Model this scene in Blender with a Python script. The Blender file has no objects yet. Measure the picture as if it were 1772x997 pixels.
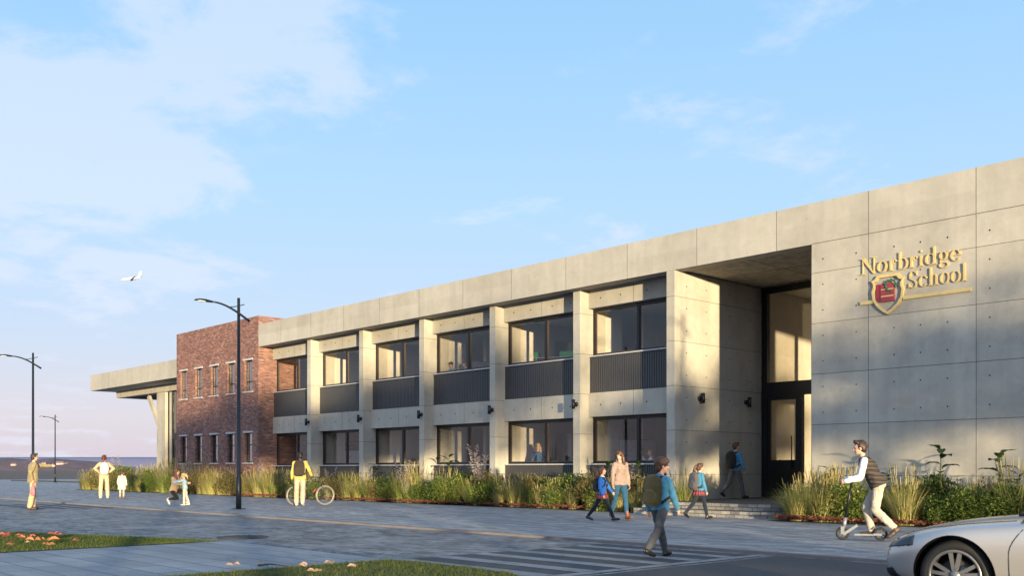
import bpy, bmesh, math, random
import numpy as np
from mathutils import Vector, Matrix, Euler
from mathutils.bvhtree import BVHTree
R = math.radians
C = bpy.context.scene.collection
SC = bpy.context.scene
random.seed(7)

# ------------------------------------------------------------------ camera
CAMZ = 1.25
cd = bpy.data.cameras.new('camera')
cam = bpy.data.objects.new('camera', cd); C.objects.link(cam)
cd.sensor_width = 36.0; cd.lens = 35.0; cd.shift_y = 0.1775
cd.clip_start = 0.1; cd.clip_end = 20000
cam.location = (0, 0, CAMZ); cam.rotation_euler = (R(90), 0, R(47.37))
cd.dof.use_dof = True; cd.dof.focus_distance = 30.0; cd.dof.aperture_fstop = 3.4
SC.camera = cam
FPX = 1722.8
_f = Vector((-math.sin(R(47.37)), math.cos(R(47.37)), 0)); _r = Vector((math.cos(R(47.37)), math.sin(R(47.37)), 0))
def ground_at(px, py, z=0.0):
    "point of the horizontal plane z seen at a pixel of the photograph (used to survey the place)"
    t = (CAMZ - z) * FPX / (py - 813.0)
    v = _f * t + _r * ((px - 886) / FPX * t)
    return Vector((v.x, v.y, z))
def px_of(p):
    d = Vector((p[0], p[1], 0)); t = d.dot(_f)
    return 886 + FPX * d.dot(_r) / t

# ------------------------------------------------------------------ sky and sun
SUN_EL, SUN_DIR = 2.2, (0.897, -0.4415)
SUN_AZ = math.atan2(SUN_DIR[0], SUN_DIR[1])
W = bpy.data.worlds.new("World"); SC.world = W; W.use_nodes = True
nt = W.node_tree; nt.nodes.clear()
def N(nt, t, **k):
    n = nt.nodes.new(t)
    for a, b in k.items(): setattr(n, a, b)
    return n
def L(nt, a, b): nt.links.new(a, b)
def mathn(nt, op, a, b=None, clamp=False):
    n = N(nt, 'ShaderNodeMath', operation=op); n.use_clamp = clamp
    for i, v in enumerate((a, b)):
        if v is None: continue
        if isinstance(v, (int, float)): n.inputs[i].default_value = v
        else: L(nt, v, n.inputs[i])
    return n.outputs[0]
def ramp(nt, fac, stops, interp='LINEAR'):
    n = N(nt, 'ShaderNodeValToRGB'); n.color_ramp.interpolation = interp
    e = n.color_ramp.elements
    while len(e) < len(stops): e.new(0.5)
    for i, (p, c) in enumerate(stops):
        e[i].position = p; e[i].color = (c[0], c[1], c[2], 1) if not isinstance(c, (int, float)) else (c, c, c, 1)
    L(nt, fac, n.inputs[0]); return n.outputs[0]
def mixc(nt, fac, a, b, blend='MIX'):
    n = N(nt, 'ShaderNodeMix', data_type='RGBA', blend_type=blend)
    for s, v in ((n.inputs[0], fac), (n.inputs[6], a), (n.inputs[7], b)):
        if isinstance(v, (int, float)): s.default_value = v
        elif isinstance(v, tuple): s.default_value = (v[0], v[1], v[2], 1)
        else: L(nt, v, s)
    return n.outputs[2]
sky = N(nt, 'ShaderNodeTexSky', sky_type='NISHITA')
sky.sun_disc = False; sky.sun_elevation = R(SUN_EL); sky.sun_rotation = SUN_AZ
sky.altitude = 0; sky.air_density = 1.0; sky.dust_density = 0.6; sky.ozone_density = 2.0
SKY_STR = 0.15
tc = N(nt, 'ShaderNodeTexCoord')
sx = N(nt, 'ShaderNodeSeparateXYZ'); L(nt, tc.outputs['Generated'], sx.inputs[0])
zz = mathn(nt, 'ADD', mathn(nt, 'MAXIMUM', sx.outputs[2], 0.0), 0.16)
px_ = mathn(nt, 'DIVIDE', sx.outputs[0], zz); py_ = mathn(nt, 'DIVIDE', sx.outputs[1], zz)
cv = N(nt, 'ShaderNodeCombineXYZ'); L(nt, px_, cv.inputs[0]); L(nt, py_, cv.inputs[1])
def wnoise(scale, detail, rough, dist, off):
    m = N(nt, 'ShaderNodeMapping'); m.inputs['Location'].default_value = off
    L(nt, cv.outputs[0], m.inputs[0])
    n = N(nt, 'ShaderNodeTexNoise'); n.inputs['Scale'].default_value = scale; n.inputs['Detail'].default_value = detail
    n.inputs['Roughness'].default_value = rough; n.inputs['Distortion'].default_value = dist
    L(nt, m.outputs[0], n.inputs[0]); return n.outputs[0]
def lobe(px, py, lo, hi):
    d = (_f + _r * ((px - 886) / FPX) + Vector((0, 0, (813 - py) / FPX))).normalized()
    n = N(nt, 'ShaderNodeVectorMath', operation='DOT_PRODUCT'); L(nt, tc.outputs['Generated'], n.inputs[0]); n.inputs[1].default_value = d
    m = N(nt, 'ShaderNodeMapRange', interpolation_type='SMOOTHSTEP'); L(nt, n.outputs['Value'], m.inputs[0])
    m.inputs[1].default_value = math.cos(R(lo)); m.inputs[2].default_value = math.cos(R(hi)); return m.outputs[0]
n1 = wnoise(3.0, 10, 0.60, 0.25, (3.1, 1.7, 0.2)); n2 = wnoise(0.55, 4, 0.55, 0.2, (7.3, 2.2, 4.0))
dens = mathn(nt, 'ADD', mathn(nt, 'MULTIPLY', n1, 0.85), mathn(nt, 'MULTIPLY', n2, 0.28))
dens = mathn(nt, 'ADD', dens, mathn(nt, 'MULTIPLY', lobe(190, 190, 13, 4), 0.17))
dens = mathn(nt, 'ADD', dens, mathn(nt, 'MULTIPLY', lobe(1030, 300, 9, 1), 0.035))
dens = mathn(nt, 'SUBTRACT', dens, mathn(nt, 'MULTIPLY', lobe(1450, 150, 22, 6), 0.05))
dens = mathn(nt, 'ADD', dens, mathn(nt, 'MULTIPLY', lobe(60, 560, 12, 3), 0.06))
cmask = N(nt, 'ShaderNodeMapRange', interpolation_type='SMOOTHSTEP'); L(nt, dens, cmask.inputs[0])
cmask.inputs[1].default_value = 0.615; cmask.inputs[2].default_value = 0.765
# low-sun haze colours by elevation, blended over the physical sky
grad = ramp(nt, mathn(nt, 'MAXIMUM', sx.outputs[2], 0.0), [(0.0, (.62, .58, .68)), (.05, (.66, .64, .75)), (.13, (.55, .66, .85)), (.25, (.44, .66, .92)), (.42, (.32, .585, .89)), (.6, (.26, .45, .72)), (1.0, (.26, .40, .62))])
gm = N(nt, 'ShaderNodeVectorMath', operation='SCALE'); L(nt, grad, gm.inputs[0]); gm.inputs['Scale'].default_value = 2.6
skyc = mixc(nt, 0.9, sky.outputs[0], gm.outputs[0])
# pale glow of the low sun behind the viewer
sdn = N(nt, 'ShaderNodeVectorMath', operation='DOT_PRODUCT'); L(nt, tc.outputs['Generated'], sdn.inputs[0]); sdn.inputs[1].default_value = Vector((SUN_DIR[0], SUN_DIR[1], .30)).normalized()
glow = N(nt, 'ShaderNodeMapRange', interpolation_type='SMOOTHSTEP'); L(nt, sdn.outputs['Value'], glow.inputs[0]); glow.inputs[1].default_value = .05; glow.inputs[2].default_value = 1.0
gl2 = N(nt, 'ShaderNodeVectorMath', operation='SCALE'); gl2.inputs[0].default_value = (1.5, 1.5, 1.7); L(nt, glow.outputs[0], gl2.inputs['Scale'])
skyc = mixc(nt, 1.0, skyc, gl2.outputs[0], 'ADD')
cmul = mathn(nt, 'MULTIPLY', cmask.outputs[0], 0.5)
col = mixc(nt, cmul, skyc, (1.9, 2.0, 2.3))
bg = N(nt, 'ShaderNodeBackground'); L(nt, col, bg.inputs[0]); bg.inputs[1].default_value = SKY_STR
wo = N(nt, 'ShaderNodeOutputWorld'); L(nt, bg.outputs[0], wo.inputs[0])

sd = bpy.data.lights.new('sun', 'SUN'); sd.energy = 3.7; sd.angle = R(0.9); sd.color = (1.0, 0.80, 0.48)
so = bpy.data.objects.new('sun', sd); C.objects.link(so)
sdir = Vector((SUN_DIR[0] * math.cos(R(SUN_EL)), SUN_DIR[1] * math.cos(R(SUN_EL)), math.sin(R(SUN_EL))))
so.rotation_euler = sdir.to_track_quat('Z', 'Y').to_euler(); so.location = (30, -15, 20)
SC.view_settings.view_transform = 'Standard'; SC.view_settings.look = 'None'
SC.view_settings.gamma = 1.0; SC.view_settings.use_curve_mapping = False
SC.view_settings.exposure = 1.58
SC.cycles.max_bounces = 6; SC.cycles.transparent_max_bounces = 16
SC.cycles.caustics_reflective = False; SC.cycles.caustics_refractive = False
SC.cycles.sample_clamp_indirect = 6.0

# ------------------------------------------------------------------ helpers
class MB:
    "collects shapes and links them as ONE mesh object"
    def __init__(s): s.v = []; s.f = []; s.m = []; s.sm = []
    def add(s, v, f, mi=0, smooth=False):
        o = len(s.v); s.v += [tuple(p) for p in v]
        for q in f: s.f.append(tuple(i + o for i in q)); s.m.append(mi); s.sm.append(smooth)
        return s
    def box(s, x0, x1, y0, y1, z0, z1, mi=0):
        v = [(x, y, z) for z in (z0, z1) for y in (y0, y1) for x in (x0, x1)]
        return s.add(v, [(0, 2, 3, 1), (4, 5, 7, 6), (0, 1, 5, 4), (2, 6, 7, 3), (0, 4, 6, 2), (1, 3, 7, 5)], mi)
    def obox(s, c, ax, ay, az, mi=0):
        c, ax, ay, az = map(Vector, (c, ax, ay, az))
        v = [c + ax * i + ay * j + az * k for k in (-1, 1) for j in (-1, 1) for i in (-1, 1)]
        return s.add(v, [(0, 2, 3, 1), (4, 5, 7, 6), (0, 1, 5, 4), (2, 6, 7, 3), (0, 4, 6, 2), (1, 3, 7, 5)], mi)
    def tube(s, pts, r, n=8, mi=0, cap=True, smooth=True):
        pts = [Vector(p) for p in pts]
        if not isinstance(r, (list, tuple)): r = [r] * len(pts)
        v = []; f = []
        for i, p in enumerate(pts):
            d = (pts[min(i + 1, len(pts) - 1)] - pts[max(i - 1, 0)]).normalized()
            u = d.cross(Vector((0, 0, 1)))
            if u.length < 0.05: u = d.cross(Vector((0, 1, 0)))
            u.normalize(); w = d.cross(u)
            for k in range(n):
                a = 2 * math.pi * k / n
                v.append(p + u * (r[i] * math.cos(a)) + w * (r[i] * math.sin(a)))
        for i in range(len(pts) - 1):
            for k in range(n):
                f.append((i * n + k, i * n + (k + 1) % n, (i + 1) * n + (k + 1) % n, (i + 1) * n + k))
        if cap:
            f.append(tuple(range(n))[::-1]); f.append(tuple(range((len(pts) - 1) * n, len(pts) * n)))
        return s.add(v, f, mi, smooth)
    def ell(s, c, rad, rot=None, nu=14, nv=9, mi=0):
        c = Vector(c); v = []; f = []
        M = rot if rot is not None else Matrix.Identity(3)
        for j in range(1, nv):
            th = math.pi * j / nv
            for i in range(nu):
                ph = 2 * math.pi * i / nu
                v.append(c + M @ Vector((rad[0] * math.sin(th) * math.cos(ph), rad[1] * math.sin(th) * math.sin(ph), rad[2] * math.cos(th))))
        t = len(v); v.append(c + M @ Vector((0, 0, rad[2]))); v.append(c + M @ Vector((0, 0, -rad[2])))
        for j in range(nv - 2):
            for i in range(nu):
                f.append((j * nu + i, (j + 1) * nu + i, (j + 1) * nu + (i + 1) % nu, j * nu + (i + 1) % nu))
        for i in range(nu):
            f.append((t, i, (i + 1) % nu)); f.append((t + 1, (nv - 2) * nu + (i + 1) % nu, (nv - 2) * nu + i))
        return s.add(v, f, mi, True)
    def cap(s, p0, p1, r0, r1, n=12, mi=0):
        "round cone with hemispherical ends"
        p0, p1 = Vector(p0), Vector(p1); d = (p1 - p0); 
        if d.length < 1e-6: return s.ell(p0, (r0, r0, r0))
        d.normalize(); pts = []; rr = []
        for a in (85, 60, 30): pts.append(p0 - d * (r0 * math.sin(R(a)))); rr.append(max(r0 * math.cos(R(a)), 1e-4))
        pts += [p0, p1]; rr += [r0, r1]
        for a in (30, 60, 85): pts.append(p1 + d * (r1 * math.sin(R(a)))); rr.append(max(r1 * math.cos(R(a)), 1e-4))
        return s.tube(pts, rr, n, mi)
    def loft(s, rings, mi=0, smooth=True, close=True):
        n = len(rings[0]); v = [p for r in rings for p in r]; f = []
        for i in range(len(rings) - 1):
            for k in range(n): f.append((i * n + k, i * n + (k + 1) % n, (i + 1) * n + (k + 1) % n, (i + 1) * n + k))
        if close: f.append(tuple(range(n))[::-1]); f.append(tuple(range((len(rings) - 1) * n, len(rings) * n)))
        return s.add(v, f, mi, smooth)
    def prism(s, poly, d0, d1, mi=0, place=lambda a, b, d: (a, d, b)):
        n = len(poly)
        v = [place(a, b, d0) for a, b in poly] + [place(a, b, d1) for a, b in poly]
        f = [tuple(range(n)), tuple(range(n, 2 * n))[::-1]] + [(i, n + i, n + (i + 1) % n, (i + 1) % n) for i in range(n)]
        return s.add(v, f, mi)
    def torus(s, c, axis, R0, r, nu=28, nv=8, mi=0, rx=None):
        c = Vector(c); a = Vector(axis).normalized(); u = a.cross(Vector((0, 0, 1)))
        if u.length < .1: u = Vector((1, 0, 0))
        u.normalize(); w = a.cross(u); v = []; f = []
        for i in range(nu):
            t = 2 * math.pi * i / nu; d = u * math.cos(t) + w * math.sin(t)
            for j in range(nv):
                q = 2 * math.pi * j / nv
                v.append(c + d * (R0 + r * math.cos(q)) + a * ((rx or r) * math.sin(q)))
        for i in range(nu):
            for j in range(nv):
                f.append((i * nv + j, ((i + 1) % nu) * nv + j, ((i + 1) % nu) * nv + (j + 1) % nv, i * nv + (j + 1) % nv))
        return s.add(v, f, mi, True)
    def mesh(s, name, mats):
        me = bpy.data.meshes.new(name); me.from_pydata(s.v, [], s.f)
        for m in (mats if isinstance(mats, (list, tuple)) else [mats]): me.materials.append(m)
        me.polygons.foreach_set('material_index', s.m); me.polygons.foreach_set('use_smooth', s.sm)
        bm = bmesh.new(); bm.from_mesh(me); bmesh.ops.recalc_face_normals(bm, faces=bm.faces); bm.to_mesh(me); bm.free()
        me.update(); return me
    def build(s, name, mats, parent=None):
        return link(name, s.mesh(name, mats), parent)
def link(name, me, parent=None):
    o = bpy.data.objects.new(name, me); C.objects.link(o)
    if parent is not None: o.parent = parent
    return o
def tag(o, label=None, cat=None, group=None, kind=None):
    if label: o['label'] = label
    if cat: o['category'] = cat
    if group: o['group'] = group
    if kind: o['kind'] = kind
    return o
def thing(name, label, cat, loc=(0, 0, 0), rz=0.0, group=None):
    o = bpy.data.objects.new(name, None); C.objects.link(o); o.empty_display_size = 0.2
    o.location = loc; o.rotation_euler = (0, 0, rz); return tag(o, label, cat, group)
def copy_tree(o, parent=None):
    c = o.copy(); C.objects.link(c); c.parent = parent
    for ch in list(o.children): copy_tree(ch, c)
    return c
def evaluated(o, name):
    "the mesh an object has after its modifiers"
    dg = bpy.context.evaluated_depsgraph_get(); dg.update()
    me = bpy.data.meshes.new_from_object(o.evaluated_get(dg)); me.name = name
    return me

# ------------------------------------------------------------------ materials
def new_mat(name, col=(.5, .5, .5), rough=.6, metal=0.0, spec=.5):
    m = bpy.data.materials.new(name); m.use_nodes = True
    b = m.node_tree.nodes['Principled BSDF']
    b.inputs['Base Color'].default_value = (*col, 1); b.inputs['Roughness'].default_value = rough
    b.inputs['Metallic'].default_value = metal; b.inputs['Specular IOR Level'].default_value = spec
    return m, m.node_tree, b
def noise(nt, vec, scale, detail=5, rough=.55, dist=0.0):
    n = N(nt, 'ShaderNodeTexNoise'); n.inputs['Scale'].default_value = scale; n.inputs['Detail'].default_value = detail
    n.inputs['Roughness'].default_value = rough; n.inputs['Distortion'].default_value = dist
    L(nt, vec, n.inputs[0]); return n.outputs[0]
def coords(nt, scale=(1, 1, 1), rot=(0, 0, 0)):
    t = N(nt, 'ShaderNodeTexCoord'); m = N(nt, 'ShaderNodeMapping')
    m.inputs['Scale'].default_value = scale; m.inputs['Rotation'].default_value = rot
    L(nt, t.outputs['Object'], m.inputs[0]); return m.outputs[0]
def bump(nt, b, h, strength, dist=.02):
    n = N(nt, 'ShaderNodeBump'); n.inputs['Strength'].default_value = strength; n.inputs['Distance'].default_value = dist
    L(nt, h, n.inputs['Height']); L(nt, n.outputs[0], b.inputs['Normal']); return n
def concrete(name, lo, hi, streak=.5):
    m, t, b = new_mat(name, hi, .78, spec=.3)
    v = coords(t); n1 = noise(t, v, .55, 8, .62, .6); n2 = noise(t, v, 2.6, 8, .65, .8)
    n3 = noise(t, coords(t, (1.6, 1.6, .16)), 1.3, 5, .6)
    f = mathn(t, 'ADD', mathn(t, 'MULTIPLY', n1, .55), mathn(t, 'MULTIPLY', n2, .45))
    f = mathn(t, 'ADD', f, mathn(t, 'MULTIPLY', mathn(t, 'SUBTRACT', n3, .5), streak))
    c = ramp(t, f, [(.33, lo), (.66, hi)]); 
    fine = noise(t, v, 38, 4, .7)
    c = mixc(t, .16, c, ramp(t, fine, [(.3, .62), (.62, 1.0)]), 'MULTIPLY')
    pit = ramp(t, noise(t, v, 17, 2, .5), [(.24, .45), (.29, 1.0)])
    c = mixc(t, .35, c, pit, 'MULTIPLY')
    # every cast panel cured to its own tone
    sp = N(t, 'ShaderNodeSeparateXYZ'); L(t, v, sp.inputs[0])
    pc = N(t, 'ShaderNodeCombineXYZ')
    L(t, mathn(t, 'FLOOR', mathn(t, 'DIVIDE', mathn(t, 'ADD', sp.outputs[0], 9.48), 2.594)), pc.inputs[0]); L(t, mathn(t, 'FLOOR', mathn(t, 'DIVIDE', mathn(t, 'SUBTRACT', sp.outputs[2], 1.10), 1.299)), pc.inputs[1])
    wn_ = N(t, 'ShaderNodeTexWhiteNoise'); L(t, pc.outputs[0], wn_.inputs[0])
    c = mixc(t, 1.0, c, ramp(t, wn_.outputs[0], [(0, (.90, .89, .88)), (1, (1.0, 1.0, 1.0))]), 'MULTIPLY')
    L(t, c, b.inputs['Base Color'])
    L(t, ramp(t, n2, [(.3, .66), (.7, .88)]), b.inputs['Roughness'])
    bump(t, b, mathn(t, 'ADD', n2, mathn(t, 'MULTIPLY', fine, .35)), .25, .012)
    return m
def plain(name, col, rough=.6, metal=0.0, var=.12, scale=9.0, spec=.5, bumpy=0.0):
    m, t, b = new_mat(name, col, rough, metal, spec)
    n = noise(t, coords(t), scale, 5, .6)
    lo = tuple(max(0, x * (1 - var)) for x in col); hi = tuple(min(1, x * (1 + var)) for x in col)
    L(t, ramp(t, n, [(.3, lo), (.7, hi)]), b.inputs['Base Color'])
    if bumpy: bump(t, b, n, bumpy, .01)
    return m
def fabric(name, col, var=.16, rough=.9):
    m, t, b = new_mat(name, col, rough, 0, .2)
    v = coords(t); n = noise(t, v, 5.5, 3, .55, 1.2); n2 = noise(t, v, 60, 2, .5)
    lo = tuple(x * (1 - var) for x in col); hi = tuple(min(1, x * (1 + var)) for x in col)
    L(t, ramp(t, n, [(.3, lo), (.7, hi)]), b.inputs['Base Color'])
    bump(t, b, mathn(t, 'ADD', n, mathn(t, 'MULTIPLY', n2, .12)), .55, .05)
    b.inputs['Sheen Weight'].default_value = .15
    return m
def brickmat(name):
    m, t, b = new_mat(name, (.3, .1, .06), .85, spec=.25)
    tcn = N(t, 'ShaderNodeTexCoord'); s = N(t, 'ShaderNodeSeparateXYZ'); L(t, tcn.outputs['Object'], s.inputs[0])
    c = N(t, 'ShaderNodeCombineXYZ'); L(t, mathn(t, 'ADD', s.outputs[0], s.outputs[1]), c.inputs[0]); L(t, s.outputs[2], c.inputs[1])
    br = N(t, 'ShaderNodeTexBrick'); L(t, c.outputs[0], br.inputs['Vector'])
    br.inputs['Scale'].default_value = 1.0; br.inputs['Brick Width'].default_value = .20; br.inputs['Row Height'].default_value = .066
    br.inputs['Mortar Size'].default_value = .006; br.inputs['Mortar Smooth'].default_value = .25; br.inputs['Bias'].default_value = -.1
    br.inputs['Color1'].default_value = (0, 0, 0, 1); br.inputs['Color2'].default_value = (1, 1, 1, 1); br.inputs['Mortar'].default_value = (.5, .5, .5, 1)
    bc = ramp(t, br.outputs['Color'], [(0, (.13, .072, .064)), (.2, (.20, .098, .080)), (.5, (.25, .122, .097)), (.8, (.31, .165, .132)), (.94, (.38, .25, .21)), (1, (.52, .43, .37))])
    big = noise(t, tcn.outputs['Object'], .7, 5, .6)
    bc = mixc(t, .55, bc, ramp(t, big, [(.3, (.62, .56, .6)), (.7, (1, 1, 1))]), 'MULTIPLY')
    soil = noise(t, coords(t, (1.1, 1.1, .18)), 1.5, 4, .6)
    bc = mixc(t, ramp(t, soil, [(.5, 0.0), (.75, .35)]), bc, (.10, .055, .05))
    L(t, mixc(t, br.outputs['Fac'], bc, (.25, .185, .16)), b.inputs['Base Color'])
    bump(t, b, mathn(t, 'SUBTRACT', mathn(t, 'MULTIPLY', noise(t, tcn.outputs['Object'], 40, 3), .3), br.outputs['Fac']), .5, .02)
    return m
def glassmat(name, tint=(.93, .92, .90), refl=1.0):
    m = bpy.data.materials.new(name); m.use_nodes = True; t = m.node_tree; t.nodes.clear()
    tr = N(t, 'ShaderNodeBsdfTransparent'); tr.inputs[0].default_value = (*tint, 1)
    gl = N(t, 'ShaderNodeBsdfGlossy'); gl.inputs['Roughness'].default_value = .01; gl.inputs[0].default_value = (refl, refl, refl, 1)
    fr = N(t, 'ShaderNodeLayerWeight'); fr.inputs[0].default_value = .5
    fc = mathn(t, 'ADD', mathn(t, 'MULTIPLY', mathn(t, 'POWER', fr.outputs['Facing'], 4.5), .85), .06)
    mx = N(t, 'ShaderNodeMixShader'); L(t, fc, mx.inputs[0]); L(t, tr.outputs[0], mx.inputs[1]); L(t, gl.outputs[0], mx.inputs[2])
    o = N(t, 'ShaderNodeOutputMaterial'); L(t, mx.outputs[0], o.inputs[0]); return m
CONC = concrete('board_marked_concrete', (.34, .32, .28), (.46, .435, .38))
CONC2 = concrete('fascia_concrete', (.35, .33, .29), (.45, .425, .375))
JOINT = plain('joint_shadow_gap', (.045, .042, .04), .9)
HOLE = plain('tie_hole', (.008, .008, .008), .9)
BRICK = brickmat('red_brick')
SLATS = plain('charcoal_cladding', (.050, .050, .054), .5, var=.15, scale=20)
BLACK = plain('black_aluminium', (.012, .012, .014), .35, .3)
SILL = plain('pale_sill', (.42, .42, .43), .5)
GLASS = glassmat('window_glass')
GLASSB = glassmat('blue_tinted_glass', (.42, .52, .58))
GLASSB.node_tree.nodes['Math.002'].inputs[1].default_value = .30
PLASTER = concrete('interior_plaster', (.48, .445, .385), (.61, .57, .50), .2)
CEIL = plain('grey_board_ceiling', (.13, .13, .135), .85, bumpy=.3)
FLOORM = plain('interior_floor', (.13, .11, .09), .5)
WHITE = plain('white_paint', (.75, .75, .74), .45)
POLE = plain('dark_steel', (.022, .026, .032), .38, .5)
# ------------------------------------------------------------------ ground
FY = 23.03           # front plane of fascia, sign wall, pier and brick wing
COLY, BANDY, SPANY, WINY = 23.38, 23.79, 23.84, 24.03
XB = -42.7           # brick wing side
PILL = [-38.90 + 4.11 * i for i in range(5)]   # left edges of the five pillars
PIERL, PIERR = -18.35, -18.06
XS = -13.63          # left edge of the sign wall
ZS = [1.10 + 1.299 * i for i in range(5)]      # horizontal joints
FZ0, FZ1 = 7.05, 8.11
RZ = -0.04
def sheet(name, poly, z, mat):
    mb = MB(); mb.add([(x, y, z) for x, y in poly], [tuple(range(len(poly)))])
    return tag(mb.build(name, mat), kind='structure')
def paving(name, w, h, cols, mortar, rot=0.0, offset=.5, jit=.15, rough=.7, crack=0.0, bmp=.5, fleck=0, bd=.03):
    m, t, b = new_mat(name, cols[0], rough, spec=.4)
    v = coords(t, rot=(0, 0, rot))
    br = N(t, 'ShaderNodeTexBrick'); L(t, v, br.inputs['Vector']); br.offset = offset
    br.inputs['Scale'].default_value = 1; br.inputs['Brick Width'].default_value = w; br.inputs['Row Height'].default_value = h
    br.inputs['Mortar Size'].default_value = min(w, h) * .035; br.inputs['Mortar Smooth'].default_value = .2; br.inputs['Bias'].default_value = 0
    br.inputs['Color1'].default_value = (0, 0, 0, 1); br.inputs['Color2'].default_value = (1, 1, 1, 1); br.inputs['Mortar'].default_value = (.5, .5, .5, 1)
    st = [(i / (len(cols) - 1), c) for i, c in enumerate(cols)]
    c = ramp(t, br.outputs['Color'], st)
    big = noise(t, v, .35, 6, .6, .4)
    c = mixc(t, .6, c, ramp(t, big, [(.32, .62), (.68, 1.0)]), 'MULTIPLY')
    c = mixc(t, .7, c, ramp(t, noise(t, coords(t, (.35, 3.2, 1), (0, 0, rot)), 1.0, 5, .7, .3), [(.34, .68), (.62, 1.0)]), 'MULTIPLY')
    c = mixc(t, .35, c, ramp(t, noise(t, v, 23, 4, .7), [(.3, .6), (.65, 1.0)]), 'MULTIPLY')
    c = mixc(t, br.outputs['Fac'], c, mortar)
    if fleck:
        fl = noise(t, coords(t, (.7, 1.5, 1)), 2.4, 9, .75, .5)
        c = mixc(t, ramp(t, fl, [(.51, 0.0), (.60, .85)]), c, (.045, .048, .055))
        c = mixc(t, ramp(t, noise(t, v, .8, 6, .7), [(.47, 0.0), (.66, .6)]), c, (.36, .365, .37))
    h_ = mathn(t, 'SUBTRACT', mathn(t, 'MULTIPLY', noise(t, v, 30, 4), .5), br.outputs['Fac'])
    if crack:
        vo = N(t, 'ShaderNodeTexVoronoi', feature='DISTANCE_TO_EDGE'); vo.inputs['Scale'].default_value = .9
        wv = N(t, 'ShaderNodeVectorMath', operation='ADD'); L(t, v, wv.inputs[0])
        nn = N(t, 'ShaderNodeTexNoise'); nn.inputs['Scale'].default_value = 2.2; nn.inputs['Detail'].default_value = 5; L(t, v, nn.inputs[0])
        L(t, nn.outputs['Color'], wv.inputs[1]); L(t, wv.outputs[0], vo.inputs['Vector'])
        ck = ramp(t, vo.outputs['Distance'], [(.004, 1.0), (.022, 0.0)])
        pt = ramp(t, noise(t, v, .5, 3, .5), [(.50, 0.0), (.62, 1.0)])
        ck = mathn(t, 'MULTIPLY', ck, pt)
        c = mixc(t, mathn(t, 'MULTIPLY', ck, crack), c, (.012, .012, .014))
        h_ = mathn(t, 'SUBTRACT', h_, mathn(t, 'MULTIPLY', ck, 1.5))
    L(t, c, b.inputs['Base Color'])
    bump(t, b, h_, bmp, bd)
    return m
PAVE = paving('sidewalk_pavers', .40, .13, [(.26, .26, .265), (.34, .34, .345), (.42, .42, .425), (.52, .515, .51)], (.06, .06, .065))
COBB = paving('road_cobbles', .22, .12, [(.155, .16, .17), (.235, .24, .25), (.33, .335, .345)], (.045, .048, .054), rough=.6, crack=.9, bmp=1.0, fleck=1, bd=.05)
SLAB = paving('pale_path_slabs', .9, .45, [(.24, .26, .285), (.29, .31, .335), (.34, .36, .38)], (.10, .105, .115), rough=.6)
ASPH = plain('asphalt', (.045, .047, .052), .8, var=.35, scale=30, bumpy=.6)
m_, t_, b_ = new_mat('crossing_asphalt', (.03, .03, .035), .75)
v_ = coords(t_); L(t_, ramp(t_, noise(t_, v_, 3, 8, .65, .5), [(.25, (.022, .024, .03)), (.5, (.04, .045, .052)), (.75, (.075, .08, .09))]), b_.inputs['Base Color'])
bump(t_, b_, noise(t_, v_, 40, 4), .5, .015)
CROSS = m_
m_, t_, b_ = new_mat('worn_road_paint', (.4, .4, .4), .65)
v_ = coords(t_); wn = noise(t_, v_, 4, 8, .7, .6)
L(t_, ramp(t_, wn, [(.30, (.07, .075, .085)), (.45, (.20, .205, .215)), (.7, (.29, .29, .30))]), b_.inputs['Base Color'])
PAINT = m_
m_, t_, b_ = new_mat('dry_earth', (.06, .045, .04), .95)
v_ = coords(t_); L(t_, ramp(t_, noise(t_, v_, .06, 8, .6), [(.3, (.035, .028, .028)), (.7, (.085, .060, .055))]), b_.inputs['Base Color'])
EARTH = m_
KERB = concrete('kerb_stone', (.17, .145, .135), (.27, .235, .22), .1)
SOIL = plain('planting_soil', (.035, .026, .02), .95, var=.4, scale=14, bumpy=.8)
LAWN = plain('lawn_soil', (.030, .040, .014), .95, var=.4, scale=6, bumpy=.6)

sheet('ground', [(-9000, -4000), (4000, -4000), (4000, 9000), (-9000, 9000)], -0.10, EARTH)
sheet('road', [(-75, -60), (-16.0, -60), (-16.0, 8.12), (90, 8.12), (90, 13.02), (-75, 13.02)], RZ, COBB)
sheet('asphalt_road', [(-8.2, 8.2), (90, 8.2), (90, 12.86), (-8.2, 12.86)], RZ + .004, ASPH)
mb = MB(); mb.box(-75, 90, 13.0, 13.14, -.3, 0.004)
tag(mb.build('kerb', KERB), kind='structure')
mb = MB(); mb.add([(-75, 13.14, 0), (90, 13.14, 0), (90, 48, 0), (-75, 48, 0)], [(0, 1, 2, 3)])
tag(mb.build('sidewalk', PAVE), kind='structure')
# near-side path, kerbs and lawns
sheet('near_path', [(-16.1, -30), (-11.2, -30), (-11.2, 8.1), (-16.1, 8.1)], 0.0, SLAB)
sheet('near_pavement', [(-11.2, -30), (60, -30), (60, 4.0), (-11.2, 4.0)], -0.006, SLAB)
wedge = [(-16.12, 8.02), (-18.5, 7.12), (-21.4, 5.9), (-26.0, 3.6), (-30, 1.2), (-30, -12), (-16.12, -12)]
patch_poly = [(-11.18, -4), (-11.18, 8.0), (-10.6, 8.12), (-9.6, 8.12), (-8.7, 8.02), (-7.9, 7.6), (-7.5, 6.8), (-7.4, -4)]
sheet('lawn_wedge', wedge, 0.006, LAWN); sheet('lawn_patch', patch_poly, 0.012, LAWN)
mb = MB(); mb.box(-16.1, -7.0, 8.1, 8.2, -.3, -.02)
tag(mb.build('near_kerb', KERB), kind='structure')
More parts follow.
